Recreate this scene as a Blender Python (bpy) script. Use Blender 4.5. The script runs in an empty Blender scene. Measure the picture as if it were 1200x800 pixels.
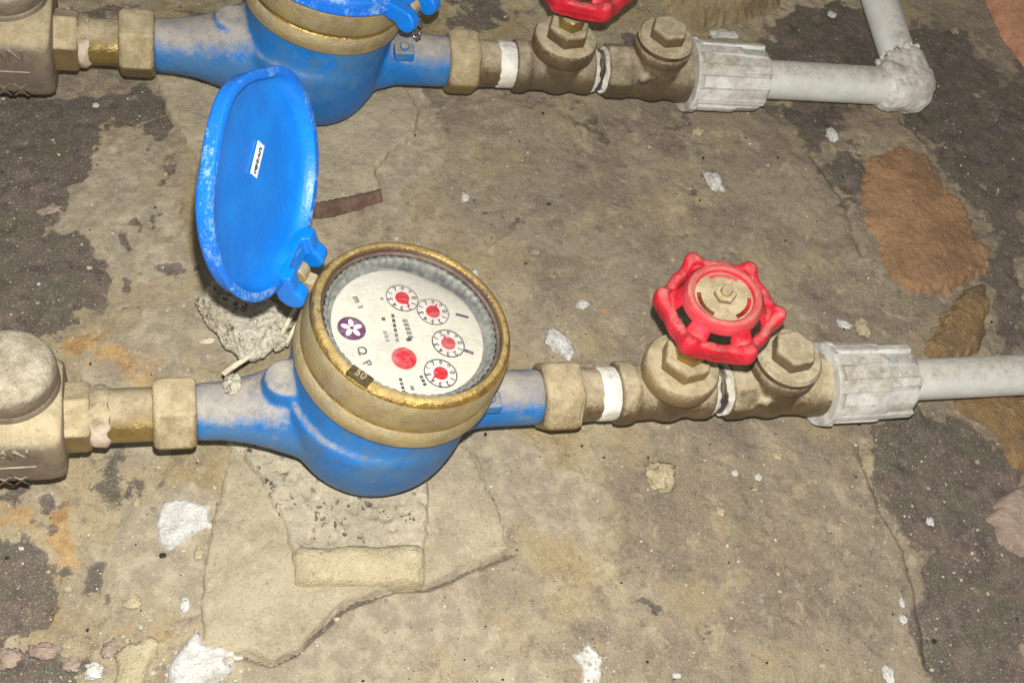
import bpy, bmesh, math, random
import numpy as np
from mathutils import Vector, Matrix, noise as mn
R = math.radians
random.seed(7); rng = np.random.default_rng(11)
C = bpy.context.scene.collection
scn = bpy.context.scene

# ------------------------------------------------------------------ camera
FPX = 1400.0                      # focal length in pixels of a 1200 px wide picture
TILT, LEAN = R(35.0), R(15.0)
D0 = 0.513                        # metres from the lens to the floor in the middle
N_c = Vector((math.sin(LEAN)*math.sin(TILT), math.cos(LEAN)*math.sin(TILT), math.cos(TILT)))
X_c = Vector((N_c.z, 0, -N_c.x)).normalized()
Y_c = N_c.cross(X_c)
CW = Matrix((X_c, Y_c, N_c))      # rows: world axes in camera coordinates = camera-to-world rotation
CAM = CW @ Vector((0, 0, D0))
cam_d = bpy.data.cameras.new('camera'); cam = bpy.data.objects.new('camera', cam_d); C.objects.link(cam)
cam.matrix_world = Matrix.Translation(CAM) @ CW.to_4x4()
cam_d.sensor_width = 36; cam_d.lens = FPX/1200*36; cam_d.clip_start = 0.01; cam_d.clip_end = 50
scn.camera = cam
def ray(px, py): return (CW @ Vector(((px-600)/FPX, (400-py)/FPX, -1)))
def pt(px, py, z=0.0):
    d = ray(px, py); return CAM + d*((z-CAM.z)/d.z)
def depth(p): return -(CW.transposed() @ (p-CAM)).z
def proj(p):
    q = CW.transposed() @ (p-CAM); return 600+FPX*q.x/-q.z, 400-FPX*q.y/-q.z
def mmpx(p): return depth(p)/FPX

# ------------------------------------------------------------------ world and lamps
w = bpy.data.worlds.new('World'); scn.world = w; w.use_nodes = True
nt = w.node_tree; nt.nodes.clear()
wo = nt.nodes.new('ShaderNodeOutputWorld'); wb = nt.nodes.new('ShaderNodeBackground')
tc = nt.nodes.new('ShaderNodeTexCoord'); wn = nt.nodes.new('ShaderNodeTexNoise'); wr = nt.nodes.new('ShaderNodeValToRGB')
wn.inputs['Scale'].default_value = 1.6; wn.inputs['Detail'].default_value = 2
wr.color_ramp.elements[0].position = .35; wr.color_ramp.elements[1].position = .68
wr.color_ramp.elements[0].color = (.42, .41, .40, 1); wr.color_ramp.elements[1].color = (1, .99, .97, 1)
nt.links.new(tc.outputs['Generated'], wn.inputs['Vector']); nt.links.new(wn.outputs[0], wr.inputs[0])
nt.links.new(wr.outputs[0], wb.inputs[0]); nt.links.new(wb.outputs[0], wo.inputs[0])
wb.inputs[1].default_value = 0.25
def lamp(name, kind, loc, power, size, col, target=None):
    l = bpy.data.lights.new(name, kind); o = bpy.data.objects.new(name, l); C.objects.link(o)
    o.location = loc; l.energy = power; l.color = col
    if kind == 'POINT': l.shadow_soft_size = size
    else:
        l.shape = 'DISK'; l.size = size
        o.rotation_euler = (Vector(target)-Vector(loc)).to_track_quat('-Z', 'Y').to_euler()
    return o
lamp('flash', 'POINT', CAM + CW @ Vector((.004, .023, .0)), 10.4, .0030, (1, .986, .952))
scn.view_settings.view_transform = 'Standard'; scn.view_settings.look = 'None'
scn.view_settings.exposure = 0.46; scn.view_settings.gamma = 1

# ------------------------------------------------------------------ materials
class NT:
    def __init__(s, name):
        s.m = bpy.data.materials.new(name); s.m.use_nodes = True
        s.t = s.m.node_tree; s.t.nodes.clear()
        s.out = s.n('ShaderNodeOutputMaterial')
    def n(s, k, **kw):
        x = s.t.nodes.new(k)
        for a, b in kw.items(): setattr(x, a, b)
        return x
    def l(s, a, b): s.t.links.new(a, b)
    def put(s, sock, v):
        if isinstance(v, bpy.types.NodeSocket): s.l(v, sock)
        elif isinstance(v, (tuple, list)): sock.default_value = (*v, 1) if len(v) == 3 and sock.type == 'RGBA' else v
        else: sock.default_value = v
    def co(s):
        if not hasattr(s, '_co'): s._co = s.n('ShaderNodeTexCoord').outputs['Object']
        return s._co
    def noise(s, scale, detail=4, rough=.55, vec=None, dist=0, seed=0):
        x = s.n('ShaderNodeTexNoise', noise_dimensions='4D')
        s.put(x.inputs['Vector'], vec or s.co()); x.inputs['W'].default_value = seed
        x.inputs['Scale'].default_value = scale; x.inputs['Detail'].default_value = detail
        x.inputs['Roughness'].default_value = rough; x.inputs['Distortion'].default_value = dist
        return x.outputs['Fac']
    def voro(s, scale, vec=None, feat='F1'):
        x = s.n('ShaderNodeTexVoronoi', feature=feat); s.put(x.inputs['Vector'], vec or s.co())
        x.inputs['Scale'].default_value = scale; return x.outputs['Distance']
    def math(s, op, a, b=0.0, c=0.0):
        x = s.n('ShaderNodeMath', operation=op)
        for i, v in enumerate((a, b, c)): s.put(x.inputs[i], v)
        return x.outputs[0]
    def ramp(s, v, lo, hi, a=0.0, b=1.0):
        x = s.n('ShaderNodeMapRange', interpolation_type='SMOOTHSTEP')
        for i, q in enumerate((v, lo, hi, a, b)): s.put(x.inputs[i], q)
        return x.outputs[0]
    def mix(s, f, a, b, blend='MIX'):
        x = s.n('ShaderNodeMix', data_type='RGBA', blend_type=blend)
        s.put(x.inputs[0], f); s.put(x.inputs[6], a); s.put(x.inputs[7], b); return x.outputs[2]
    def attr(s, name):
        return s.n('ShaderNodeAttribute', attribute_name=name).outputs['Fac']
    def nz(s):
        g = s.n('ShaderNodeNewGeometry'); x = s.n('ShaderNodeSeparateXYZ'); s.l(g.outputs['Normal'], x.inputs[0]); return x.outputs[2]
    def bump(s, h, dist, strength=1.0, prev=None):
        x = s.n('ShaderNodeBump'); s.put(x.inputs['Height'], h); x.inputs['Distance'].default_value = dist
        x.inputs['Strength'].default_value = strength
        if prev: s.l(prev, x.inputs['Normal'])
        return x.outputs[0]
    def bsdf(s, col, rough=.6, metal=0.0, bump=None, spec=.5, coat=0.0):
        p = s.n('ShaderNodeBsdfPrincipled')
        s.put(p.inputs['Base Color'], col); s.put(p.inputs['Roughness'], rough); s.put(p.inputs['Metallic'], metal)
        s.put(p.inputs['Specular IOR Level'], spec); s.put(p.inputs['Coat Weight'], coat)
        if bump: s.l(bump, p.inputs['Normal'])
        s.l(p.outputs[0], s.out.inputs[0]); return s.m
def srgb(r, g, b):
    f = lambda c: ((c/255+.055)/1.055)**2.4 if c > 10 else c/255/12.92
    return (f(r), f(g), f(b))
DUST = srgb(178, 162, 130); DUST2 = srgb(148, 132, 106)
def dusty(name, base, rough=.45, metal=0.0, lo=.35, hi=.85, dust=DUST, dust2=DUST2, amp=.7, sc=260, stain=None, bumpd=.0007, base2=None, spec=.5, stain_f=1.0, grain=.55):
    """paint or metal with dirt settled on whatever faces up"""
    t = NT(name)
    n1 = t.noise(sc*.22, 6, .65); n2 = t.noise(sc*2.6, 5, .75, seed=3); n3 = t.noise(sc*.6, 4, .6, seed=5); n4 = t.noise(1700, 3, .7, seed=6); n5 = t.noise(sc*1.1, 6, .7, seed=21)
    k = t.math('ADD', t.nz(), t.math('MULTIPLY', t.math('SUBTRACT', t.math('ADD', t.math('ADD', n1, n2), t.math('MULTIPLY', n5, .8)), 1.4), amp*1.25))
    f = t.ramp(k, lo, hi)
    dcol = t.mix(t.ramp(n3, .36, .66), dust2, dust)
    dcol = t.mix(t.math('MULTIPLY', t.ramp(n5, .52, .66), .6), dcol, tuple(c*.66 for c in dust2))
    dcol = t.mix(t.math('MULTIPLY', t.ramp(n4, .44, .30, 0, 1), grain), dcol, tuple(c*.45 for c in dust2))
    dcol = t.mix(t.math('MULTIPLY', t.ramp(n4, .56, .70), grain), dcol, tuple(min(1, c*1.45) for c in dust))
    b = t.mix(t.ramp(n1, .42, .60), base, base2 or tuple(c*.8 for c in base))
    if stain: b = t.mix(t.math('MULTIPLY', t.ramp(t.noise(sc*.35, 6, .68, seed=9), .50, .62), stain_f), b, stain)
    b = t.mix(t.math('MULTIPLY', t.ramp(n4, .60, .70), .22), b, dust)
    b = t.mix(t.math('MULTIPLY', t.ramp(n5, .60, .70), .35), b, dust2)
    col = t.mix(f, b, dcol)
    rg = t.math('ADD', t.math('MULTIPLY', f, .92-rough), t.math('ADD', rough-.07, t.math('MULTIPLY', n5, .22)))
    mt = t.math('MULTIPLY', t.math('SUBTRACT', 1.0, f), metal)
    bp = t.bump(t.math('ADD', t.math('ADD', t.math('MULTIPLY', n2, .5), n3), t.math('MULTIPLY', t.math('MULTIPLY', n4, f), .45)), bumpd)
    return t.bsdf(col, rg, mt, bp, spec)

def ground_mat():
    t = NT('old_concrete')
    n0 = t.noise(9, 4, .55, seed=1); n1 = t.noise(30, 6, .62, seed=2); n2 = t.noise(120, 6, .65, seed=3)
    n3 = t.noise(520, 5, .7, seed=4); n4 = t.noise(1500, 3, .6, seed=6)
    base = t.mix(t.ramp(n1, .36, .66), srgb(147, 134, 110), srgb(175, 161, 131))
    base = t.mix(t.ramp(t.noise(18, 5, .6, seed=8), .46, .7), base, srgb(150, 130, 86))
    base = t.mix(t.math('MULTIPLY', t.ramp(n2, .48, .66), .7), base, srgb(116, 103, 88))
    base = t.mix(t.math('MULTIPLY', t.ramp(t.noise(150, 5, .7, seed=12), .56, .7), .55), base, srgb(186, 176, 154))
    base = t.mix(t.math('MULTIPLY', t.ramp(t.noise(260, 5, .7, seed=18), .55, .66), .55), base, srgb(104, 92, 76))
    # browner, damp concrete
    bf = t.ramp(t.math('ADD', t.attr('brown'), t.math('MULTIPLY', t.math('SUBTRACT', t.math('ADD', n1, n2), 1.0), 1.6)), .15, 1.0)
    brown = t.mix(t.ramp(n1, .36, .64), srgb(124, 112, 96), srgb(150, 137, 115))
    brown = t.mix(t.math('MULTIPLY', t.ramp(n2, .52, .30, 0, 1), .5), brown, srgb(96, 84, 70))
    brown = t.mix(t.math('MULTIPLY', t.ramp(n3, .55, .72), .5), brown, srgb(160, 145, 122))
    brown = t.mix(t.math('MULTIPLY', t.ramp(t.noise(90, 6, .7, seed=19), .52, .66), .6), brown, srgb(158, 142, 112))
    brown = t.mix(t.math('MULTIPLY', t.ramp(t.noise(230, 5, .7, seed=20), .54, .66), .6), brown, srgb(92, 80, 68))
    col = t.mix(t.math('MULTIPLY', bf, .9), base, brown)
    col = t.mix(t.math('MULTIPLY', t.ramp(t.noise(62, 7, .72, seed=31, dist=.6), .53, .63), .55), col, srgb(182, 168, 138))
    col = t.mix(t.math('MULTIPLY', t.ramp(t.noise(75, 7, .74, seed=33, dist=.5), .56, .66), .5), col, srgb(108, 94, 78))
    col = t.mix(t.math('MULTIPLY', t.ramp(t.noise(26, 7, .7, seed=41, dist=.8), .50, .62), .5), col, srgb(168, 150, 112))
    col = t.mix(t.math('MULTIPLY', t.ramp(t.noise(34, 7, .74, seed=43, dist=.8), .55, .66), .5), col, srgb(120, 104, 90))
    # pale cement
    pf = t.ramp(t.math('ADD', t.attr('pale'), t.math('MULTIPLY', t.math('SUBTRACT', t.math('ADD', n1, n2), 1.0), 1.0)), .30, .62)
    col = t.mix(pf, col, t.mix(t.ramp(n2, .4, .65), srgb(150, 138, 116), srgb(178, 165, 138)))
    # rust and ochre
    rf = t.ramp(t.math('ADD', t.attr('rust'), t.math('MULTIPLY', t.math('SUBTRACT', t.math('ADD', n1, n2), 1.0), 1.3)), .25, .8)
    col = t.mix(t.math('MULTIPLY', rf, .85), col, t.mix(t.ramp(n2, .4, .6), srgb(158, 118, 70), srgb(186, 152, 98)))
    # dark damp patches with ragged edges
    dk = t.math('ADD', t.attr('dark'), t.math('ADD', t.math('MULTIPLY', t.math('SUBTRACT', n2, .5), 2.3), t.math('ADD', t.math('MULTIPLY', t.math('SUBTRACT', n1, .5), 2.2), t.math('MULTIPLY', t.math('SUBTRACT', n3, .5), .7))))
    df = t.math('MULTIPLY', t.ramp(dk, .34, .66), t.ramp(t.noise(70, 7, .75, seed=51, dist=.5), .30, .44, .45, 1.0))
    dcol = t.mix(t.ramp(n2, .35, .65), srgb(70, 60, 58), srgb(112, 98, 88))
    dcol = t.mix(t.ramp(t.noise(45, 4, .6, seed=15), .42, .62), dcol, srgb(84, 80, 66))
    dcol = t.mix(t.math('MULTIPLY', t.ramp(n3, .56, .70), .55), dcol, srgb(134, 120, 104))
    col = t.mix(t.math('MULTIPLY', df, .94), col, dcol)
    # grains
    col = t.mix(t.math('MULTIPLY', t.ramp(n4, .54, .70), .50), col, srgb(205, 196, 178))
    col = t.mix(t.math('MULTIPLY', t.ramp(n4, .44, .32, 0, 1), .30), col, srgb(84, 72, 60))
    col = t.mix(t.math('MULTIPLY', t.ramp(n3, .32, .46, 1, 0), .32), col, srgb(70, 60, 50))
    col = t.mix(t.math('MULTIPLY', t.ramp(n0, .35, .65), .14), col, srgb(120, 104, 96))
    h = t.math('ADD', t.math('MULTIPLY', n2, 1.1), t.math('ADD', t.math('MULTIPLY', n3, .45), t.math('MULTIPLY', n4, .16)))
    h = t.math('SUBTRACT', h, t.math('MULTIPLY', df, .25))
    return t.bsdf(col, t.math('SUBTRACT', .93, t.math('MULTIPLY', df, .28)), 0, t.bump(h, .0014), .35)

def stone_mat(name, a, b, c=None, sc=1.0, bumpd=.0012, pits=0.0):
    t = NT(name)
    n1 = t.noise(45*sc, 6, .62, seed=1); n2 = t.noise(260*sc, 5, .65, seed=2); n3 = t.noise(1100, 4, .65, seed=3)
    col = t.mix(t.ramp(n1, .38, .64), a, b)
    col = t.mix(t.math('MULTIPLY', t.ramp(n2, .52, .72), .65), col, c or tuple(min(1, q*1.35) for q in b))
    col = t.mix(t.math('MULTIPLY', t.ramp(n2, .30, .44, 1, 0), .5), col, tuple(q*.5 for q in a))
    col = t.mix(t.math('MULTIPLY', t.ramp(n3, .55, .70), .5), col, tuple(min(1, q*1.5) for q in b))
    col = t.mix(t.math('MULTIPLY', t.ramp(n3, .46, .34, 0, 1), .45), col, tuple(q*.4 for q in a))
    h = t.math('ADD', n2, t.math('MULTIPLY', n3, .4))
    if pits:
        dv = t.n('ShaderNodeVectorMath', operation='ADD'); nn_ = t.n('ShaderNodeTexNoise'); t.l(t.co(), nn_.inputs['Vector']); nn_.inputs['Scale'].default_value = 400; nv = t.n('ShaderNodeVectorMath', operation='SCALE'); t.l(nn_.outputs['Color'], nv.inputs[0]); nv.inputs['Scale'].default_value = .006; t.l(t.co(), dv.inputs[0]); t.l(nv.outputs[0], dv.inputs[1])
        v = t.voro(300, vec=dv.outputs[0], feat='F1'); msk = t.ramp(t.noise(60, 3, .6, seed=7), .45, .6)
        p = t.math('MULTIPLY', t.ramp(v, .18, .34, 1, 0), t.math('MULTIPLY', msk, pits))
        col = t.mix(t.math('MULTIPLY', p, .8), col, srgb(62, 54, 42))
        h = t.math('SUBTRACT', h, t.math('MULTIPLY', p, 1.6))
    return t.bsdf(col, .92, 0, t.bump(h, bumpd), .3)

M = {}
M['ground'] = ground_mat()
M['slab'] = stone_mat('mortar', srgb(158, 146, 122), srgb(178, 165, 138), srgb(192, 180, 154))
M['pitted'] = stone_mat('pitted_mortar', srgb(160, 150, 128), srgb(186, 174, 148), srgb(204, 194, 172), pits=1.0)
M['ledge'] = stone_mat('ledge_mortar', srgb(174, 160, 128), srgb(198, 183, 148), srgb(212, 200, 170), bumpd=.0022)
M['chunk'] = stone_mat('pale_mortar', srgb(186, 176, 152), srgb(214, 206, 184), srgb(230, 224, 208), pits=.8, bumpd=.003)
M['white'] = stone_mat('white_plaster', srgb(186, 182, 172), srgb(222, 219, 212), srgb(236, 234, 230), bumpd=.0018)
M['cream'] = stone_mat('cream_stone', srgb(164, 150, 118), srgb(188, 174, 142))
M['brick'] = stone_mat('worn_brick', srgb(140, 110, 82), srgb(172, 134, 98), srgb(178, 150, 116), bumpd=.0020)
M['brick2'] = stone_mat('orange_brick', srgb(176, 126, 98), srgb(198, 148, 118), srgb(206, 160, 130))
M['ochre'] = stone_mat('ochre_stone', srgb(118, 100, 76), srgb(152, 122, 82), srgb(176, 154, 118), bumpd=.0022)
M['grey'] = stone_mat('grey_stone', srgb(138, 120, 106), srgb(168, 148, 132), srgb(190, 176, 160))
M['rock'] = stone_mat('tan_rock', srgb(132, 116, 88), srgb(158, 140, 106))
M['darkwood'] = stone_mat('dark_wood', srgb(84, 66, 56), srgb(118, 94, 80), srgb(140, 116, 100))
M['straw'] = stone_mat('straw_fibre', srgb(196, 180, 150), srgb(226, 214, 190))

M['brass_nut'] = dusty('dusty_nut', srgb(146, 124, 84), .36, .45, lo=.0, hi=.65, amp=.7, dust=srgb(190, 173, 138), dust2=srgb(160, 144, 112), base2=srgb(128, 110, 80))
M['brass_bright'] = dusty('worn_brass', srgb(178, 154, 98), .30, .85, lo=.45, hi=.95, amp=.6, base2=srgb(140, 118, 74))
M['bronze'] = dusty('old_bronze', srgb(112, 98, 80), .32, .4, lo=.15, hi=.95, amp=.85, dust=srgb(182, 168, 140), dust2=srgb(140, 126, 104), base2=srgb(100, 88, 70), stain=srgb(126, 108, 76))
M['bronze_light'] = dusty('dusty_bronze', srgb(122, 106, 80), .32, .45, lo=.20, hi=.85, amp=.8, dust=srgb(194, 180, 148), dust2=srgb(162, 146, 116), base2=srgb(98, 84, 64), stain=srgb(112, 80, 52), stain_f=.8)
M['valve_dark'] = dusty('dirty_bronze', srgb(112, 99, 88), .5, .2, lo=.30, hi=.70, amp=.3, dust=srgb(190, 174, 140), dust2=srgb(166, 150, 118), base2=srgb(132, 118, 98))
M['rough_top'] = dusty('rough_cap', srgb(126, 112, 94), .55, .2, lo=.3, hi=.75, amp=.5, dust=srgb(198, 188, 164), dust2=srgb(160, 147, 122), bumpd=.0016, grain=.8)
M['collar'] = dusty('collar_brass', srgb(176, 158, 112), .32, .4, lo=.0, hi=1.0, amp=.8, dust=srgb(184, 170, 138), dust2=srgb(152, 138, 110), base2=srgb(152, 134, 98), stain=srgb(172, 158, 128), stain_f=.9)
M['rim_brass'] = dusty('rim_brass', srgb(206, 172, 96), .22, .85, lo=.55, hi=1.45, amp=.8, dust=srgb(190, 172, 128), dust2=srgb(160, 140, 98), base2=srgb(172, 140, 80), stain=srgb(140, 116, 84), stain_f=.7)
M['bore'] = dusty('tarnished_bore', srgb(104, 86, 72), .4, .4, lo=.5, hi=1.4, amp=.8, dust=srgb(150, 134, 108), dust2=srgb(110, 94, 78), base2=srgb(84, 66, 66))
M['blue'] = dusty('blue_enamel', srgb(20, 102, 168), .42, 0, lo=.42, hi=.88, amp=.48, dust=srgb(172, 163, 150), dust2=srgb(138, 136, 134), base2=srgb(66, 112, 158), sc=150, stain=srgb(10, 114, 194), stain_f=.8)
M['red'] = dusty('red_enamel', srgb(192, 24, 44), .34, 0, lo=.60, hi=1.35, amp=1.0, dust=srgb(200, 130, 116), dust2=srgb(184, 78, 76), base2=srgb(212, 44, 62), bumpd=.0006, stain=srgb(150, 24, 34), stain_f=.8)
M['red_face'] = dusty('dusty_red', srgb(196, 52, 62), .48, 0, lo=.25, hi=1.25, amp=.8, dust=srgb(188, 138, 116), dust2=srgb(190, 98, 90), base2=srgb(200, 72, 74))
M['pvc'] = dusty('grey_white_pipe', srgb(202, 200, 192), .42, 0, lo=.55, hi=1.2, amp=.5, dust=srgb(196, 190, 176), dust2=srgb(164, 156, 142), base2=srgb(212, 212, 204), bumpd=.0002, grain=.35)
M['union'] = dusty('dirty_white_plastic', srgb(220, 217, 210), .45, 0, lo=.45, hi=1.25, amp=.9, dust=srgb(206, 199, 184), dust2=srgb(158, 148, 132), base2=srgb(190, 186, 178), bumpd=.0006, stain=srgb(150, 140, 126), stain_f=.5)
M['tape_old'] = dusty('old_thread_tape', srgb(196, 176, 152), .6, 0, lo=.3, hi=1.0, amp=.6, bumpd=.0008, base2=srgb(206, 190, 172), dust=srgb(190, 172, 136))
M['tape'] = dusty('thread_tape', srgb(230, 227, 216), .6, 0, lo=.9, hi=1.6, amp=.6, bumpd=.0009, base2=srgb(206, 200, 186), stain=srgb(176, 166, 148), stain_f=.6)
M['thread'] = dusty('grimy_thread', srgb(104, 94, 92), .4, .5, lo=.5, hi=1.2, amp=.6, base2=srgb(70, 62, 60))
def capmat():
    t = NT('blue_plastic')
    n = t.noise(60, 5, .6); n2 = t.noise(700, 4, .7, seed=2)
    col = t.mix(t.ramp(n, .4, .65), srgb(0, 112, 206), srgb(4, 122, 214))
    col = t.mix(t.math('MULTIPLY', t.ramp(n2, .62, .72), .25), col, srgb(90, 160, 230))
    return t.bsdf(col, t.ramp(n2, .3, .7, .28, .48), 0, t.bump(t.math('ADD', n2, t.math('MULTIPLY', n, 2)), .0002), .5, .15)
M['cap'] = capmat()
def capedge():
    t = NT('scuffed_blue_plastic')
    n = t.noise(90, 5, .7); n2 = t.noise(900, 4, .7, seed=2)
    col = t.mix(t.ramp(t.math('ADD', n, t.math('MULTIPLY', n2, .6)), .80, 1.02), srgb(4, 106, 206), srgb(128, 170, 204))
    return t.bsdf(col, .55, 0, t.bump(n2, .0003), .5)
M['cap_edge'] = capedge()
def plain(name, c, rough=.5, metal=0, vary=.15, sc=500, bumpd=.0002):
    t = NT(name); n = t.noise(sc, 4, .6)
    return t.bsdf(t.mix(t.ramp(n, .35, .65), c, tuple(q*(1-vary) for q in c)), rough, metal, t.bump(n, bumpd))
M['dial'] = plain('dial_card', srgb(212, 208, 190), .6, vary=.10)
M['chapter'] = plain('chapter_ring', srgb(150, 152, 144), .35, .3, vary=.4)
M['ink'] = plain('grey_ink', srgb(70, 70, 68), .6)
M['ink_faint'] = plain('faded_ink', srgb(122, 121, 114), .6)
M['ink_purple'] = plain('purple_ink', srgb(98, 52, 88), .5)
M['ink_pink'] = plain('pink_white_ink', srgb(240, 216, 226), .5)
M['ink_red'] = plain('red_ink', srgb(196, 12, 36), .45)
M['ink_pale'] = plain('subdial_white', srgb(226, 216, 206), .5)
M['dark'] = plain('black_dirt', srgb(40, 34, 28), .8)
M['olive'] = plain('oxidised_plate', srgb(104, 94, 64), .5, .3, vary=.5)
M['steel'] = plain('wire_steel', srgb(196, 196, 196), .25, 1)
M['sticker'] = plain('paper_label', srgb(226, 234, 240), .6)
def glassmat():
    t = NT('scuffed_glass')
    fr = t.n('ShaderNodeFresnel'); fr.inputs[0].default_value = 1.35
    tr = t.n('ShaderNodeBsdfTransparent'); gl = t.n('ShaderNodeBsdfGlossy'); gl.inputs['Roughness'].default_value = .12
    df = t.n('ShaderNodeBsdfDiffuse'); df.inputs[0].default_value = (.6, .58, .54, 1)
    m1 = t.n('ShaderNodeMixShader'); m2 = t.n('ShaderNodeMixShader')
    t.l(fr.outputs[0], m1.inputs[0]); t.l(tr.outputs[0], m1.inputs[1]); t.l(gl.outputs[0], m1.inputs[2])
    vec = t.n('ShaderNodeMapping'); t.l(t.co(), vec.inputs[0]); vec.inputs['Scale'].default_value = (1, 9, 1); vec.inputs['Rotation'].default_value = (0, 0, .7)
    s = t.math('MULTIPLY', t.ramp(t.noise(160, 6, .7, vec=vec.outputs[0]), .50, .72), .28)
    s = t.math('ADD', s, t.math('MULTIPLY', t.ramp(t.noise(60, 5, .7, seed=4), .48, .78), .34))
    s = t.math('ADD', s, t.math('MULTIPLY', t.ramp(t.noise(1300, 3, .7, seed=5), .62, .72), .5))
    t.l(s, m2.inputs[0]); t.l(m1.outputs[0], m2.inputs[1]); t.l(df.outputs[0], m2.inputs[2]); t.l(m2.outputs[0], t.out.inputs[0])
    return t.m
M['glass'] = glassmat()

# ------------------------------------------------------------------ mesh helpers
def mesh(name, V, F, angle=35):
    me = bpy.data.meshes.new(name); me.from_pydata([tuple(v) for v in V], [], F); me.update()
    bm = bmesh.new(); bm.from_mesh(me); bmesh.ops.remove_doubles(bm, verts=bm.verts, dist=1e-6)
    bmesh.ops.recalc_face_normals(bm, faces=bm.faces); bm.to_mesh(me); bm.free()
    me.shade_smooth(); me.set_sharp_from_angle(angle=R(angle)); return me
def obj(name, me, mat, parent=None, M4=None, bevel=0):
    o = bpy.data.objects.new(name, me); C.objects.link(o)
    if mat is not None:
        if not me.materials: me.materials.append(mat)
    if parent: o.parent = parent
    if M4 is not None: o.matrix_local = M4
    if bevel:
        b = o.modifiers.new('bevel', 'BEVEL'); b.width = bevel; b.segments = 3; b.limit_method = 'ANGLE'; b.angle_limit = R(30)
    return o
def tag(o, label=None, cat=None, group=None, kind=None):
    for k, v in (('label', label), ('category', cat), ('group', group), ('kind', kind)):
        if v: o[k] = v
    return o
def thing(name, label, cat, M4, group=None):
    o = bpy.data.objects.new(name, None); C.objects.link(o); o.empty_display_size = .01
    o.matrix_world = M4; return tag(o, label, cat, group)
AX = {'Z': Matrix.Identity(4), 'X': Matrix.Rotation(R(90), 4, 'Y'), 'Y': Matrix.Rotation(R(-90), 4, 'X')}
def lathe(prof, n=64, T=None, phase=0.0, rmod=None, closed=False):
    """revolve (radius, height) about Z, then transform by T"""
    V, F = [], []; k = len(prof)
    for i in range(n):
        a = phase + 2*math.pi*i/n
        for r, h in prof:
            if rmod: r, h = rmod(a, r, h)
            V.append(Vector((r*math.cos(a), r*math.sin(a), h)))
    for i in range(n):
        j = (i+1) % n
        for q in range(k-1 if not closed else k):
            q2 = (q+1) % k
            F.append((i*k+q, j*k+q, j*k+q2, i*k+q2))
    if not closed:
        if prof[0][0] > 1e-6: F.append([i*k for i in range(n)][::-1])
        if prof[-1][0] > 1e-6: F.append([i*k+k-1 for i in range(n)])
    if T is not None: V = [T @ v for v in V]
    return V, F
def box(sx, sy, sz, c=(0, 0, 0), T=None):
    V = [Vector((c[0]+x*sx/2, c[1]+y*sy/2, c[2]+z*sz/2)) for x in (-1, 1) for y in (-1, 1) for z in (-1, 1)]
    F = [(0, 1, 3, 2), (4, 6, 7, 5), (0, 4, 5, 1), (2, 3, 7, 6), (0, 2, 6, 4), (1, 5, 7, 3)]
    if T is not None: V = [T @ v for v in V]
    return V, F
def join(*parts):
    V, F = [], []
    for v, f in parts:
        b = len(V); V += list(v); F += [tuple(i+b for i in q) for q in f]
    return V, F
def tube(path, rad, n=10):
    V, F = [], []; P = [Vector(p) for p in path]
    for i, p in enumerate(P):
        t = (P[min(i+1, len(P)-1)]-P[max(i-1, 0)]).normalized()
        u = t.orthogonal().normalized() if i == 0 else (u - t*u.dot(t)).normalized()
        v = t.cross(u); r = rad[i] if isinstance(rad, (list, tuple)) else rad
        V += [p+(u*math.cos(a)+v*math.sin(a))*r for a in (2*math.pi*k/n for k in range(n))]
    for i in range(len(P)-1):
        for k in range(n): F.append((i*n+k, i*n+(k+1) % n, (i+1)*n+(k+1) % n, (i+1)*n+k))
    F += [tuple(range(n))[::-1], tuple((len(P)-1)*n+k for k in range(n))]
    return V, F
def fuse(name, parts, voxel=.0009, smooth=8):
    """one cast body: union of closed solids with softened joints"""
    V, F = join(*parts); me = bpy.data.meshes.new('tmp'); me.from_pydata([tuple(v) for v in V], [], F)
    bm = bmesh.new(); bm.from_mesh(me); bmesh.ops.recalc_face_normals(bm, faces=bm.faces); bm.to_mesh(me); bm.free()
    o = bpy.data.objects.new('tmp', me); C.objects.link(o)
    m = o.modifiers.new('r', 'REMESH'); m.mode = 'VOXEL'; m.voxel_size = voxel
    s = o.modifiers.new('s', 'SMOOTH'); s.iterations = smooth; s.factor = .6
    dg = bpy.context.evaluated_depsgraph_get(); dg.update()
    out = bpy.data.meshes.new_from_object(o.evaluated_get(dg)); out.name = name; out.shade_smooth()
    bpy.data.objects.remove(o); return out
def textmesh(s, size, depth=.0002, bold=0.0):
    c = bpy.data.curves.new('t', 'FONT'); c.body = s; c.size = size; c.extrude = depth; c.offset = bold; c.align_x = 'CENTER'; c.align_y = 'CENTER'
    o = bpy.data.objects.new('t', c); C.objects.link(o)
    dg = bpy.context.evaluated_depsgraph_get(); dg.update()
    me = bpy.data.meshes.new_from_object(o.evaluated_get(dg)); bpy.data.objects.remove(o); return me
def fbm(x, y, sc, oct=4, seed=0.0):
    """numpy value noise"""
    out = np.zeros_like(x); amp = 1.0; tot = 0
    for o in range(oct):
        X = x*sc+seed*17.3+o*5.1; Y = y*sc-seed*9.7+o*3.7
        xi = np.floor(X).astype(np.int64); yi = np.floor(Y).astype(np.int64); fx = X-xi; fy = Y-yi
        fx = fx*fx*(3-2*fx); fy = fy*fy*(3-2*fy)
        def h(a, b):
            v = (a*374761393 + b*668265263 + int(seed*1013)+o*7919) & 0xffffffff
            v = ((v ^ (v >> 13))*1274126177) & 0xffffffff
            return ((v ^ (v >> 16)) & 0xffff)/65535.0
        out += amp*((h(xi, yi)*(1-fx)+h(xi+1, yi)*fx)*(1-fy)+(h(xi, yi+1)*(1-fx)+h(xi+1, yi+1)*fx)*fy)
        tot += amp; amp *= .5; sc *= 2.03
    return out/tot-.5
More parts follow.
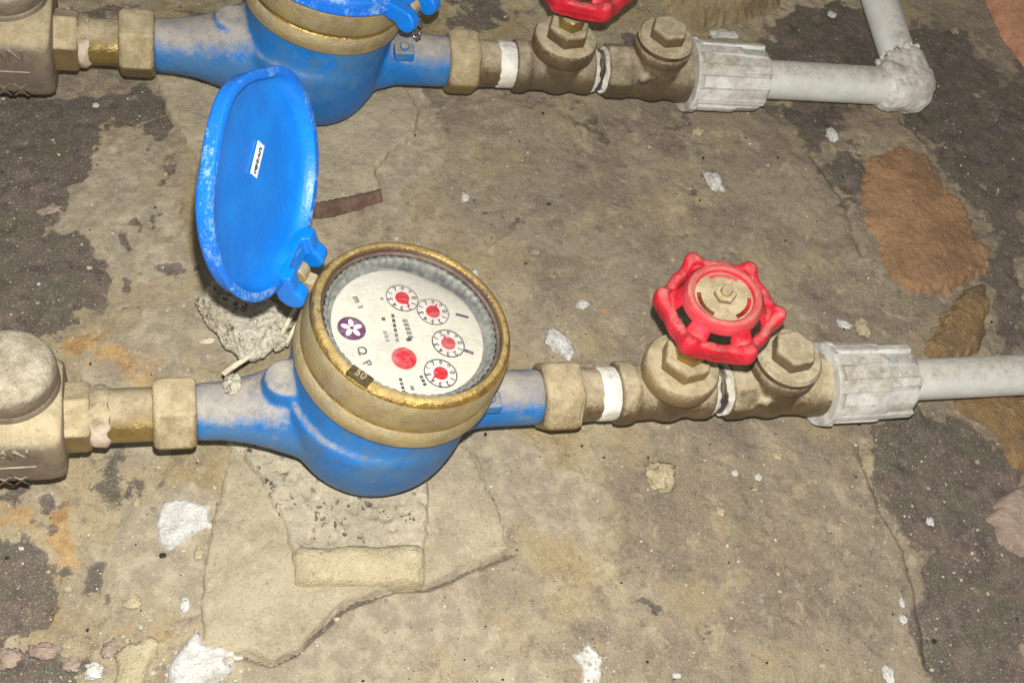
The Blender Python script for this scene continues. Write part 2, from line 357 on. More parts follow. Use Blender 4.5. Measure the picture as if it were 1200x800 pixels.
def polydist(x, y, poly):
    """signed distance, positive inside"""
    d = np.full(x.shape, 1e9); ins = np.zeros(x.shape, bool); n = len(poly)
    for i in range(n):
        (x1, y1), (x2, y2) = poly[i], poly[(i+1) % n]
        ex, ey = x2-x1, y2-y1; L = ex*ex+ey*ey+1e-12
        t = np.clip(((x-x1)*ex+(y-y1)*ey)/L, 0, 1)
        d = np.minimum(d, np.hypot(x-x1-t*ex, y-y1-t*ey))
        c = ((y1 > y) != (y2 > y)) & (x < (x2-x1)*(y-y1)/(y2-y1+1e-15)+x1); ins ^= c
    return np.where(ins, d, -d)

# ------------------------------------------------------------------ the floor
def build_floor():
    xs = np.concatenate([np.linspace(-1.6, -.34, 26)[:-1], np.arange(-.34, .36, .00085), np.linspace(.36, 1.8, 26)[1:]])
    ys = np.concatenate([np.linspace(-1.5, -.24, 26)[:-1], np.arange(-.24, .30, .00085), np.linspace(.30, 2.0, 30)[1:]])
    X, Y = np.meshgrid(xs, ys); nx, ny = len(xs), len(ys)
    # picture-plane coordinates of each floor point, used only to lay the stain map out on the floor
    Rt = np.array(CW.transposed()); P = np.stack([X-CAM.x, Y-CAM.y, np.full_like(X, -CAM.z)], -1) @ Rt.T
    Z = np.maximum(-P[..., 2], .05); px = 600+FPX*P[..., 0]/Z; py = 400-FPX*P[..., 1]/Z
    behind = (-P[..., 2] < .06); px[behind] = -9999; py[behind] = 5000
    wx = px+70*fbm(X, Y, 38, 5, 1.0)+26*fbm(X, Y, 150, 3, 5.0); wy = py+70*fbm(X, Y, 38, 5, 2.0)+26*fbm(X, Y, 150, 3, 6.0)
    def field(blobs, a=wx, b=wy):
        f = np.full(px.shape, -1.5)
        for cx, cy, rx, ry, *r in blobs:
            an = R(r[0]) if r else 0; s = r[1] if len(r) > 1 else 1
            u = ((a-cx)*math.cos(an)+(b-cy)*math.sin(an))/rx; v = (-(a-cx)*math.sin(an)+(b-cy)*math.cos(an))/ry
            f = np.maximum(f, (1-np.hypot(u, v))*max(min(rx, ry)/20.0, .8)*s)
        return np.clip(f, -1.5, 1.3)
    dark = field([(40, 175, 75, 95), (-40, 240, 110, 170), (60, 330, 72, 72), (20, 390, 60, 30), (150, 120, 55, 32), (95, 130, 60, 35),
                  (195, 150, 30, 35, 60), (215, 310, 24, 14), (160, 335, 16, 18), (165, 295, 14, 10), (172, 275, 14, 9), (163, 378, 9, 6), (184, 178, 8, 6),
                  (143, 560, 30, 48), (25, 590, 20, 26), (20, 680, 58, 62), (108, 665, 24, 36, 20), (40, 780, 75, 42), (100, 770, 30, 18), (5, 720, 30, 50), (185, 555, 10, 8),
                  (1000, 60, 120, 62), (950, 130, 70, 35), (985, 200, 30, 52, -20), (1180, 170, 60, 130), (1120, 130, 60, 50), (1180, 340, 32, 110), (1110, 70, 60, 50),
                  (1110, 560, 90, 95), (1150, 700, 90, 110), (1170, 790, 80, 60), (1060, 520, 40, 30), (1090, 620, 45, 60), (1145, 190, 60, 60, 50), (1190, 560, 40, 60),
                  (610, 262, 30, 10, -10), (572, 268, 10, 7), (575, 235, 6, 6), (815, 210, 14, 10), (640, 125, 70, 16, 8, .9), (770, 135, 90, 15, 5, .8), (700, 150, 40, 16), (820, 270, 8, 5),
                  (775, 717, 12, 7), (835, 727, 14, 11), (870, 718, 16, 16, 0, .7), (1075, 720, 18, 22, 0, .8), (985, 245, 20, 10), (988, 370, 14, 10), (1000, 720, 60, 20, 20, .45),
                  (100, 12, 60, 26), (60, 600, 26, 14), (130, 690, 14, 26), (75, 650, 18, 12), (10, 640, 40, 18), (62, 745, 30, 12), (150, 780, 16, 12), (110, 740, 12, 8), (30, 545, 30, 10), (190, 115, 40, 24), (120, 340, 30, 30), (135, 395, 12, 8), (200, 268, 12, 10), (232, 300, 14, 12), (150, 365, 10, 8), (205, 200, 10, 14), (230, 15, 40, 20, 0, .7), (560, 15, 80, 30, 0, .6), (740, 70, 40, 30)])
    rust = field([(118, 402, 55, 26), (75, 620, 26, 36), (48, 700, 34, 26), (150, 430, 60, 30, 0, .5), (20, 610, 30, 16), (60, 660, 14, 24), (150, 730, 40, 20, 0, .6), (180, 745, 60, 20, 0, .5), (0, 620, 20, 14), (725, 370, 16, 9), (828, 247, 14, 10),
                  (1020, 430, 60, 16, 0, .4), (15, 275, 16, 14), (205, 220, 10, 30, 0, .5)])
    pale = field([(110, 225, 85, 48, -10), (165, 270, 75, 75), (150, 190, 60, 40), (230, 400, 70, 40), (150, 470, 60, 80), (200, 640, 70, 90), (410, 620, 180, 130), (560, 560, 90, 70), (350, 780, 160, 60), (480, 740, 120, 60, 0, .8),
                  (450, 170, 70, 90), (640, 600, 80, 60, 0, .5), (520, 420, 40, 60, 0, .4), (600, 780, 60, 40, 0, .5)])
    brown = field([(900, 300, 200, 260), (750, 180, 260, 140), (640, 120, 200, 80), (880, 600, 190, 160), (930, 740, 220, 110), (1050, 450, 200, 300), (700, 330, 120, 90, 0, .5), (1150, 300, 200, 400), (700, 760, 80, 60, 0, .5), (150, 100, 160, 60), (740, 560, 60, 60, 0, .5)])
    for f in (dark,): f[(px < -100) | (px > 1330) | (py < -120) | (py > 900)] += 0
    H = .0042*fbm(X, Y, 14, 4, 3.0)+.0013*fbm(X, Y, 75, 4, 4.0)+.0006*fbm(X, Y, 300, 2, 8.0)
    e = np.clip(dark*1.2+2.2*fbm(X, Y, 110, 3, 9.0), -1, 1); H -= .0006*np.clip((e+.1)*2.2, 0, 1)
    # cracks
    for line, wd, dp in (([(240, 768), (285, 765), (318, 778), (345, 765), (372, 738), (400, 712), (432, 700), (462, 690), (500, 688), (540, 668), (600, 650)], 2.6, .0028),
                         ([(250, 700), (238, 640), (262, 560)], 2.2, .0012), ([(560, 530), (596, 640)], 2.0, .0008), ([(190, 110), (250, 180)], 2, .0012), ([(950, 180), (985, 225), (1010, 300)], 3, .0015),
                         ([(1010, 520), (1035, 600), (1062, 640), (1075, 690), (1090, 780)], 3.5, .002)):
        d = np.full(px.shape, 1e9); a = px+10*fbm(X, Y, 60, 3, 2.5); b = py+10*fbm(X, Y, 60, 3, 7.5)
        for (x1, y1), (x2, y2) in zip(line, line[1:]):
            ex, ey = x2-x1, y2-y1; t = np.clip(((a-x1)*ex+(b-y1)*ey)/(ex*ex+ey*ey), 0, 1)
            d = np.minimum(d, np.hypot(a-x1-t*ex, b-y1-t*ey))
        H -= dp*np.exp(-(d/wd)**2)
        dark = np.maximum(dark, np.where(d < wd*2.2, (1.25 if wd > 2.4 and wd < 3 else .55)*np.exp(-(d/(wd*.8))**2)-.15, -1.5))
    # shallow pits
    for _ in range(160):
        cx, cy = rng.uniform(-.26, .3), rng.uniform(-.2, .26); r = rng.uniform(.0012, .0034)
        i0, i1 = np.searchsorted(xs, [cx-3*r, cx+3*r]); j0, j1 = np.searchsorted(ys, [cy-3*r, cy+3*r])
        s = (slice(j0, j1), slice(i0, i1)); H[s] -= r*.45*np.exp(-((X[s]-cx)**2+(Y[s]-cy)**2)/r**2)
    me = bpy.data.meshes.new('floor')
    V = np.stack([X, Y, H], -1).reshape(-1, 3)
    idx = np.arange(nx*ny).reshape(ny, nx)
    F = np.stack([idx[:-1, :-1], idx[:-1, 1:], idx[1:, 1:], idx[1:, :-1]], -1).reshape(-1, 4)
    me.vertices.add(len(V)); me.vertices.foreach_set('co', V.astype(np.float32).ravel())
    me.loops.add(F.size); me.loops.foreach_set('vertex_index', F.astype(np.int32).ravel())
    me.polygons.add(len(F)); me.polygons.foreach_set('loop_start', np.arange(0, F.size, 4, dtype=np.int32))
    me.update(calc_edges=True); me.shade_smooth()
    for nm, f in (('dark', dark), ('rust', rust), ('pale', pale), ('brown', brown)):
        at = me.attributes.new(nm, 'FLOAT', 'POINT'); at.data.foreach_set('value', f.astype(np.float32).ravel())
    tag(obj('floor', me, M['ground']), kind='structure')
build_floor()

def slab(name, poly_px, top, mat, label, cat, group=None, edge=.002, rough=.0006, jag=.003, step=.0009, z=0.0, pits=0, slope=None, dome=0.0, parent=None, seed=0.0, bottom=-.004):
    """a lump of mortar or stone lying on the floor: outline on the floor plane, real thickness, broken edges"""
    P = [pt(a, b, z) for a, b in poly_px]; cx = sum(p.x for p in P)/len(P); cy = sum(p.y for p in P)/len(P)
    poly = [(p.x, p.y) for p in P]
    x0, x1 = min(p.x for p in P)-.006, max(p.x for p in P)+.006; y0, y1 = min(p.y for p in P)-.006, max(p.y for p in P)+.006
    X, Y = np.meshgrid(np.arange(x0, x1, step), np.arange(y0, y1, step))
    d = polydist(X, Y, poly)+jag*(fbm(X, Y, 90, 4, 3+seed)*1.4)+jag*.5*fbm(X, Y, 400, 2, 5+seed)
    t = np.clip((d+edge*.5)/edge, 0, 1); t = t*t*(3-2*t)
    dm = max(d.max(), 1e-6)
    H = bottom+t*(top-bottom)+t*(rough*2.5*fbm(X, Y, 60, 4, 1+seed)+rough*fbm(X, Y, 350, 3, 2+seed))+dome*np.sqrt(np.clip(d/dm, 0, 1))
    if slope: H += t*(slope[0]*(X-cx)+slope[1]*(Y-cy))
    for _ in range(pits):
        a, b, r = rng.uniform(x0, x1), rng.uniform(y0, y1), rng.uniform(.0008, .0022)
        H -= r*.9*np.exp(-((X-a)**2+(Y-b)**2)/(r*.8)**2)*t
    ny, nx = X.shape; keep = d > -edge*1.2
    idx = -np.ones(X.shape, int); c4 = keep[:-1, :-1] | keep[:-1, 1:] | keep[1:, 1:] | keep[1:, :-1]
    use = np.zeros(X.shape, bool); use[:-1, :-1] |= c4; use[:-1, 1:] |= c4; use[1:, 1:] |= c4; use[1:, :-1] |= c4
    idx[use] = np.arange(use.sum())
    V = np.stack([X[use]-cx, Y[use]-cy, H[use]], -1); I = idx
    F = np.stack([I[:-1, :-1], I[:-1, 1:], I[1:, 1:], I[1:, :-1]], -1)[c4]
    me = bpy.data.meshes.new(name); me.from_pydata(V.tolist(), [], F.tolist()); me.shade_smooth()
    o = obj(name, me, mat, M4=Matrix.Translation((cx, cy, 0)))
    if label: tag(o, label, cat, group)
    if parent:
        o.parent = parent; o.matrix_world = Matrix.Translation((cx, cy, 0))
    return o

slab('mortar_slab', [(272, 520), (250, 600), (236, 700), (242, 762), (290, 762), (322, 775), (352, 758), (378, 728), (402, 708), (435, 697), (468, 686), (502, 686), (545, 665), (598, 645), (585, 600), (552, 530), (480, 480), (330, 470)],
     .0016, M['slab'], 'cracked tan mortar slab under the lower water meter, broken along its lower right edge', 'slab', edge=.0016, jag=.0025, seed=1)
slab('mortar_slab', [(180, 84), (240, 100), (300, 110), (470, 100), (492, 130), (488, 160), (455, 182), (438, 200), (449, 232), (410, 240), (372, 250), (330, 262), (262, 240), (235, 190), (205, 150)],
     .0026, M['slab'], 'tan mortar slab behind the open blue lid, under the upper water meter', 'slab', edge=.0018, jag=.003, seed=2)
blk = slab('support_block', [(262, 520), (300, 500), (500, 500), (502, 560), (500, 664), (345, 672), (330, 620), (300, 560)],
     .0046, M['pitted'], 'pitted mortar block carrying the lower water meter, with a smooth pale ledge along its front', 'block', edge=.004, jag=.002, pits=240, seed=3, slope=(0, .01))
def ledge():
    a, b = pt(345, 690, .0), pt(497, 688, .0); u = (b-a); L = u.length; u.normalize(); v = Vector((-u.y, u.x, 0))
    n = 60; prof = [(-.0006, -.004), (0, .002), (.0004, .0062), (.0018, .0078), (.006, .0092), (.0098, .0098), (.0125, .0094), (.0145, .006), (.0145, -.004)]
    V, F = [], []; c = (a+b)/2
    for i in range(n+1):
        s = i/n; k = min(1, min(s, 1-s)*16)**.5
        for y, z in prof:
            p = a+u*(L*s)+v*(.0072+(y-.0072)*(.86+.14*k))
            q = mn.noise(p*90)*.0007+mn.noise(p*400)*.0003
            V.append((p.x-c.x, p.y-c.y+q, (z*.80*(.7+.3*k) if z > 0 else z)+q))
    m = len(prof)
    for i in range(n):
        for j in range(m-1): F.append((i*m+j, (i+1)*m+j, (i+1)*m+j+1, i*m+j+1))
    F += [tuple(range(m)), tuple(n*m+j for j in range(m))[::-1]]
    bpy.context.view_layer.update()
    me = mesh('ledge', V, F, 60); o = obj('ledge', me, M['ledge']); o.parent = blk; o.matrix_world = Matrix.Translation((c.x, c.y, 0))
ledge()
def lump(name, outline, z0, zt, mat, label, seed, under=.55):
    """a broken piece: hull of an uneven outline, undercut below, roughened"""
    r_ = random.Random(seed); P = [pt(a, b, z0) for a, b in outline]; c = sum(P, Vector())/len(P); bm = bmesh.new()
    for p in P:
        d = p-c
        bm.verts.new(Vector((d.x, d.y, z0+r_.uniform(-.2, .5)*(zt-z0)*.6)))
        bm.verts.new(Vector((d.x*.80+r_.uniform(-1, 1)*.0012, d.y*.80+r_.uniform(-1, 1)*.0012, zt*r_.uniform(.78, 1.05))))
        bm.verts.new(Vector((d.x*under, d.y*under, -.001)))
    h = bmesh.ops.convex_hull(bm, input=bm.verts)
    bmesh.ops.delete(bm, geom=[g for g in set(h['geom_interior']+h['geom_unused']) if isinstance(g, bmesh.types.BMVert)], context='VERTS')
    for _ in range(5): bmesh.ops.subdivide_edges(bm, edges=[e for e in bm.edges if e.calc_length() > .0010], cuts=1, use_grid_fill=True); bmesh.ops.triangulate(bm, faces=bm.faces)
    bm.normal_update()
    for v in bm.verts:
        q = v.co+Vector((seed, 0, 0)); k = mn.noise(q*160)*.0016+mn.noise(q*420)*.0009+mn.noise(q*1100)*.0004
        pit = mn.noise(q*520+Vector((9, 0, 0))); k -= .0012*max(0, pit-.32)/.3
        v.co += v.normal*k
    me = bpy.data.meshes.new(name); bm.to_mesh(me); bm.free(); me.shade_smooth()
    return tag(obj(name, me, mat, M4=Matrix.Translation((c.x, c.y, 0))), label, 'rubble')
lump('broken_mortar', [(229, 354), (244, 338), (268, 334), (300, 346), (326, 362), (342, 380), (333, 398), (316, 404), (306, 425), (290, 429), (270, 410), (256, 392), (238, 374)], .011, .019, M['chunk'],
     'pale pitted lump of broken mortar lying below the hinge of the open blue lid', 4)
# stones set in the floor
slab('embedded_stone', [(1003, 220), (1022, 188), (1050, 170), (1085, 182), (1112, 222), (1140, 262), (1158, 292), (1150, 318), (1112, 338), (1070, 345), (1040, 325), (1022, 290), (1004, 255)],
     .0016, M['brick'], 'large rust brown stone set in the dark floor at the right', 'stone', edge=.008, jag=.009, dome=.003, seed=5)
slab('embedded_stone', [(1092, 385), (1118, 350), (1150, 336), (1160, 360), (1152, 412), (1140, 422), (1085, 418)],
     .0016, M['ochre'], 'small ochre stone set in the floor just above the lower white pipe', 'stone', edge=.006, jag=.007, dome=.002, seed=6)
slab('embedded_stone', [(1152, -40), (1260, -40), (1260, 110), (1200, 78), (1172, 42), (1156, 8)],
     .003, M['brick2'], 'smooth orange brick in the upper right corner', 'brick', edge=.006, jag=.002, dome=.006, seed=7)
slab('embedded_stone', [(1158, 606), (1172, 585), (1205, 562), (1240, 570), (1240, 655), (1196, 652), (1168, 634)],
     .003, M['grey'], 'rough grey pink stone at the right edge below the white pipe', 'stone', edge=.005, jag=.004, dome=.003, seed=8)
slab('embedded_stone', [(1115, 470), (1160, 460), (1250, 455), (1250, 545), (1192, 548), (1165, 505), (1130, 490)],
     .0014, M['ochre'], 'flat tan stone partly under the lower white pipe at the right edge', 'stone', edge=.005, jag=.005, dome=.001, seed=9)
slab('tan_rock', [(775, -60), (925, -60), (905, 4), (872, 20), (842, 28), (818, 34), (798, 22), (775, 0)],
     .012, M['rock'], 'tan rock at the top edge behind the upper check valve', 'rock', edge=.012, jag=.003, dome=.008, seed=10)

# loose chips
def chip(px, py, wpx, hpx, mat, label, cat='chip', name='plaster_chip', z0=0.0, hz=.5, ang=0, group=None, seed=1, rough=.45):
    p = pt(px, py, .001+z0); s = mmpx(p); bm = bmesh.new(); bmesh.ops.create_icosphere(bm, subdivisions=4, radius=1)
    rx, ry = wpx*s/2, hpx*s/2*1.15; rz = min(rx, ry)*hz
    for v in bm.verts:
        q = v.co.copy(); k = 1+rough*(mn.noise(q*1.6+Vector((seed*7.1, 0, 0)))+.6*mn.noise(q*4+Vector((0, seed*3.3, 0)))+.3*mn.noise(q*10))
        z = math.copysign(abs(q.z)**.8, q.z)
        v.co = Vector((q.x*rx*k, q.y*ry*k, z*rz*k))
    me = bpy.data.meshes.new(name); bm.to_mesh(me); bm.free(); me.shade_smooth()
    o = obj(name, me, mat, M4=Matrix.Translation((p.x, p.y, z0+rz*.35)) @ Matrix.Rotation(R(ang), 4, 'Z'))
    return tag(o, label, cat, group)
G = 'loose chips lying on the floor'
for i, (x, y, a, b, m, ang, lab) in enumerate([
    (655, 400, 22, 34, 'white', 35, 'ragged white plaster chip between the meter and the red handwheel'),
    (667, 412, 12, 18, 'white', -20, 'little white crumb touching the ragged plaster chip right of the meter'),
    (837, 213, 19, 26, 'white', 10, 'white plaster chip in the open floor above the red handwheel'),
    (975, 157, 13, 17, 'white', 0, 'round white chip on dark floor below the upper white pipe'),
    (818, 153, 14, 10, 'cream', 0, 'dull cream pebble under the upper white union'),
    (683, 356, 16, 10, 'white', 15, 'small white chip above and right of the meter collar'),
    (664, 362, 10, 7, 'grey', 0, 'small grey chip next to the white one above the pipe nut'),
    (990, 379, 18, 9, 'white', -30, 'narrow white chip right above the lower white union'),
    (1012, 384, 16, 22, 'cream', 0, 'dull tan chip right above the lower white union'),
    (775, 558, 34, 32, 'cream', 0, 'flat cream yellow stone below the lower valves'),
    (627, 294, 14, 9, 'grey', 20, 'small pale chip right of the top of the meter collar'),
    (545, 230, 9, 12, 'white', 0, 'small white chip right of the upper mortar slab'),
    (557, 318, 6, 10, 'white', 0, 'tiny bright chip beside the upper right of the meter collar'),
    (632, 594, 9, 6, 'cream', 0, 'small pale chip right of the lower mortar slab'),
    (889, 558, 8, 8, 'white', 0, 'small white chip below the lower white union'),
    (911, 532, 12, 9, 'cream', 0, 'cream chip just below the lower check valve'),
    (862, 553, 8, 7, 'white', 0, 'small white chip below the lower check valve'),
    (845, 598, 10, 10, 'cream', 0, 'small cream pebble low in the middle right floor'),
    (988, 606, 10, 10, 'grey', 0, 'small grey pebble left of the dark purple floor'),
    (1091, 610, 9, 9, 'white', 0, 'lone white chip on the dark purple floor'),
    (1058, 705, 7, 9, 'white', 0, 'upper of two tiny white chips at the lower right'),
    (1059, 724, 9, 11, 'white', 0, 'lower of two tiny white chips at the lower right'),
    (948, 727, 8, 7, 'grey', 0, 'small grey chip low in the floor left of the two white ones'),
    (965, 779, 8, 6, 'cream', 0, 'cream chip near the bottom edge'),
    (794, 791, 14, 7, 'white', 10, 'flat white chip at the bottom edge right of the plaster lump'),
    (1042, 790, 12, 22, 'white', 10, 'upright white chip cut by the bottom edge at the right'),
    (217, 707, 11, 15, 'white', 0, 'white egg shaped pebble above the big white plaster lump'),
    (232, 647, 10, 14, 'cream', 0, 'cream pebble below the square white plaster patch'),
    (155, 705, 18, 14, 'cream', 20, 'dull cream stone at the lower left'),
    (110, 785, 20, 18, 'white', 0, 'white chip near the bottom left corner'),
    (10, 770, 26, 20, 'grey', 30, 'pale grey pink stone at the bottom left corner'),
    (82, 778, 22, 14, 'grey', 0, 'flat pinkish stone right of the bottom left corner'),
    (128, 760, 16, 20, 'grey', -20, 'small greyish stone on the dark patch at the bottom left'),
    (52, 762, 34, 16, 'grey', -8, 'long pinkish stone on the dark patch at the bottom left'),
    (243, 398, 18, 7, 'straw', 10, 'thin pale flake left of the broken mortar lump'),
    (160, 588, 8, 8, 'cream', 0, 'tiny cream chip beside the dark patch below the left nut'),
    (60, 245, 30, 12, 'grey', 15, 'low pale flake on the dark floor at the far left'),
    (112, 122, 8, 6, 'white', 0, 'tiny white chip below the upper left valve'),
    (848, 40, 34, 12, 'white', 5, 'white crumb between the tan rock and the upper white union'),
    (975, 16, 9, 9, 'white', 0, 'tiny white chip left of the leaning white pipe'),
    (1120, 35, 10, 9, 'grey', 0, 'small grey pebble left of the orange brick')]):
    chip(x, y, a, b, M[m], lab, 'pebble' if 'pebble' in lab or 'stone' in lab else 'chip', 'pebble' if 'pebble' in lab or 'stone' in lab else 'plaster_chip', ang=ang, group=G, seed=i+1, hz=.45)
slab('plaster_patch', [(186, 590), (200, 584), (250, 588), (252, 618), (228, 625), (214, 632), (196, 642), (188, 636)], .0012, M['white'], 'square patch of white plaster on the floor left of the lower mortar slab', 'plaster', edge=.0025, jag=.005, rough=.0009, seed=11, bottom=-.003)
slab('plaster_lump', [(222, 742), (232, 736), (246, 752), (270, 764), (262, 782), (246, 800), (230, 840), (185, 840), (196, 800), (200, 770), (212, 756)], .0035, M['white'], 'crumbly white plaster lump at the bottom edge', 'plaster', edge=.005, jag=.006, rough=.002, seed=12)
slab('plaster_lump', [(668, 768), (686, 758), (688, 750), (694, 760), (712, 770), (706, 788), (700, 830), (682, 830), (680, 792)], .0022, M['white'], 'jagged white plaster piece at the bottom edge below the valves', 'plaster', edge=.003, jag=.004, rough=.001, seed=13)
slab('cement_flake', [(136, 766), (150, 752), (172, 748), (188, 756), (176, 790), (160, 830), (132, 830)], .0015, M['ledge'], 'thin cream cement flake at the bottom edge left of the big white lump', 'flake', edge=.003, jag=.004, rough=.0008, seed=14)
def grit():
    V, F = [], []; bm = bmesh.new(); bmesh.ops.create_icosphere(bm, subdivisions=1, radius=1)
    bv = [v.co.copy() for v in bm.verts]; bf = [[v.index for v in f.verts] for f in bm.faces]; bm.free()
    mats = []
    for i in range(4200):
        a, b = rng.uniform(-40, 1240), rng.uniform(-30, 840); p = pt(a, b, 0); r = float(rng.gamma(1.6, .00014))+.00014
        if r > .0016: continue
        z = .0004+float(.0042*fbm(np.array([p.x]), np.array([p.y]), 14, 4, 3.0)[0])
        s = Vector((rng.uniform(.7, 1.4), rng.uniform(.7, 1.3), rng.uniform(.4, .8)))*r; k = len(V)
        mi = int(rng.choice(4, p=[.16, .30, .44, .10]))
        for v in bv: V.append((p.x+v.x*s.x*rng.uniform(.8, 1.2), p.y+v.y*s.y*rng.uniform(.8, 1.2), z+v.z*s.z))
        for f in bf: F.append([q+k for q in f]); mats.append(mi)
    me = bpy.data.meshes.new('grit'); me.from_pydata(V, [], F)
    for m in ('white', 'cream', 'grey', 'dark'): me.materials.append(M[m])
    me.polygons.foreach_set('material_index', mats)
    tag(obj('grit', me, None), 'fine loose grit and sand scattered over the floor', 'grit', kind='stuff')
grit()
def crumbs():
    V, F = [], []; bm = bmesh.new(); bmesh.ops.create_icosphere(bm, subdivisions=1, radius=1)
    bv = [v.co.copy() for v in bm.verts]; bf = [[v.index for v in f.verts] for f in bm.faces]; bm.free()
    for cx, cy, sp, n, big in ((232, 768, 30, 70, .0011), (692, 780, 18, 30, .0008), (280, 395, 60, 60, .0010), (660, 405, 20, 22, .0006), (110, 780, 34, 30, .0009), (218, 612, 34, 36, .0008), (1170, 620, 24, 20, .0009), (420, 640, 110, 50, .0006), (1040, 560, 60, 40, .0006)):
        for _ in range(n):
            p = pt(cx+rng.normal()*sp, cy+rng.normal()*sp*.8, 0); r = float(rng.uniform(.25, 1))*big; k = len(V); z = .0012+float(.0042*fbm(np.array([p.x]), np.array([p.y]), 14, 4, 3.0)[0])
            for v in bv: V.append((p.x+v.x*r*rng.uniform(.6, 1.5), p.y+v.y*r*rng.uniform(.6, 1.5), z+v.z*r*.6))
            for f in bf: F.append([q+k for q in f])
    me = bpy.data.meshes.new('mortar_crumbs'); me.from_pydata(V, [], F)
    tag(obj('mortar_crumbs', me, M['chunk']), 'pale mortar crumbs strewn around the broken lumps', 'crumbs', kind='stuff')
crumbs()
# dry stalks around the broken mortar
def stalk(a, b, za, zb, r, label):
    p, q = pt(*a, za), pt(*b, zb); c = (p+q)/2
    me = mesh('stalk', *tube([p-c, (p-c)*.3+Vector((0, 0, .0006)), q-c], [r, r*1.1, r*.8], 8), 60)
    tag(obj('straw_stalk', me, M['straw'], M4=Matrix.Translation(c)), label, 'straw', 'dry stalks by the broken mortar')
stalk((330, 392), (346, 362), .017, .021, .0010, 'pale dry stalk standing closest to the broken mortar lump under the blue hinge')
stalk((336, 402), (354, 370), .015, .019, .0010, 'second dry stalk between the broken mortar lump and the meter collar')
stalk((262, 438), (292, 418), .030, .034, .0011, 'short pale stalk at the lower tip of the broken mortar lump')
chip(327, 398, 24, 20, M['chunk'], 'pale crumb at the right tip of the broken mortar lump', 'rubble', 'mortar_crumb', z0=.012, hz=.9, seed=44)
chip(272, 449, 17, 26, M['chunk'], 'crumbling dirt lump on top of the inlet of the lower meter', 'rubble', 'dirt_lump', z0=.050, hz=.6, seed=51)
slab('dark_stick', [(366, 248), (400, 240), (446, 229), (449, 236), (410, 247), (368, 257)], .0058, M['darkwood'], 'dark reddish sliver of wood on the mortar slab just right of the blue lid', 'wood sliver', edge=.001, jag=.0012, rough=.0004, seed=15)
bpy.context.view_layer.update()

# ------------------------------------------------------------------ pipe runs
class Run:
    def __init__(s, a, za, b, zb):
        s.A, s.B = pt(*a, za), pt(*b, zb); s.X = (s.B-s.A).normalized()
        s.Z = (Vector((0, 0, 1))-s.X*s.X.z).normalized(); s.Y = s.Z.cross(s.X)
    def at(s, px):
        lo, hi = -1.0, 2.0
        for _ in range(50):
            m = (lo+hi)/2
            if proj(s.A+(s.B-s.A)*m)[0] < px: lo = m
            else: hi = m
        return s.A+(s.B-s.A)*lo
    def frame(s, px):
        m = Matrix((s.X, s.Y, s.Z)).transposed().to_4x4(); return Matrix.Translation(s.at(px)) @ m
    def r(s, rpx, px): return rpx*mmpx(s.at(px))
    def x(s, px, o): return (s.at(px)-s.at(o)).dot(s.X)
low = Run((205, 483.5), .040, (1180, 440), .0155)
up = Run((160, 51.5), .038, (1020, 100), .016)

CORNER = R(33)
def hexnut(R_, x0, x1, corner=True, n=6, ch=.0012):
    # corner=True turns an edge of the hexagon forward-up
    ph = CORNER+R(30)*0+R(-90)+R(0) if corner else (R(90)+CORNER+R(180/n))
    T = Matrix(((0, 0, 1, 0), (1, 0, 0, 0), (0, 1, 0, 0), (0, 0, 0, 1)))   # Z->X, X->Y, Y->Z
    V, F = lathe([(R_*.90, x0), (R_, x0+ch), (R_, x1-ch), (R_*.90, x1)], n, T, ph)
    return V, F
TX = Matrix(((0, 0, 1, 0), (1, 0, 0, 0), (0, 1, 0, 0), (0, 0, 0, 1)))
def rod(prof, n=48, rmod=None, closed=False):     # (radius, x)
    return lathe(prof, n, TX, 0, rmod, closed)
def tape(prof):
    def rm(a, r, h): return r*(1+.03*mn.noise(Vector((math.cos(a)*4, math.sin(a)*4, h*900)))), h+.0013*mn.noise(Vector((math.cos(a)*3.5, math.sin(a)*3.5, h*1500)))
    return rod(prof, 64, rm)
def threads(r, x0, x1, pitch=.0016):
    p = [(r*.8, x0)]; x = x0
    while x < x1-pitch: p += [(r, x+pitch*.25), (r*.93, x+pitch*.75)]; x += pitch
    return rod(p+[(r*.8, x1)])

def coupling_left(run, pxs, radii, label):
    """hex, tape, brass nipple and nut between the big valve and the meter"""
    a, b, c, d, e = pxs; o = b; t = thing('pipe_coupling', label, 'pipe coupling', run.frame(o), 'brass couplings on the meters')
    X = lambda p: run.x(p, o); r = run.r
    obj('hex_collar', mesh('hex', *hexnut(r(radii[0], a)*1.06, X(a)-.003, X(b), False)), M['brass_nut'], t, bevel=.0008)
    obj('thread_tape', mesh('tape', *tape([(r(radii[1], b)*.9, X(b)-.001), (r(radii[1], b), X(b)+.001), (r(radii[1], b), X(c)-.0005), (r(radii[1], c)*.9, X(c)+.001)])), M['tape_old'], t)
    obj('nipple', mesh('nip', *rod([(r(radii[2], c)*.9, X(c)-.002), (r(radii[2], c)*1.04, X(c)), (r(radii[2], c), X(c)+.002), (r(radii[2], d), X(d)+.001)])), M['brass_bright'], t)
    obj('union_nut', mesh('nut', *hexnut(r(radii[3], d)*1.02, X(d), X(e), True, ch=.0016)), M['brass_nut'], t, bevel=.0008)
    return t
coupling_left(low, (80, 108, 125, 179, 230), (40, 37, 32, 47), 'dusty brass coupling with hexagonal nut left of the lower meter')
coupling_left(up, (66, 94, 103, 140, 182), (35, 31, 27, 40), 'dusty brass coupling with hexagonal nut left of the upper meter')

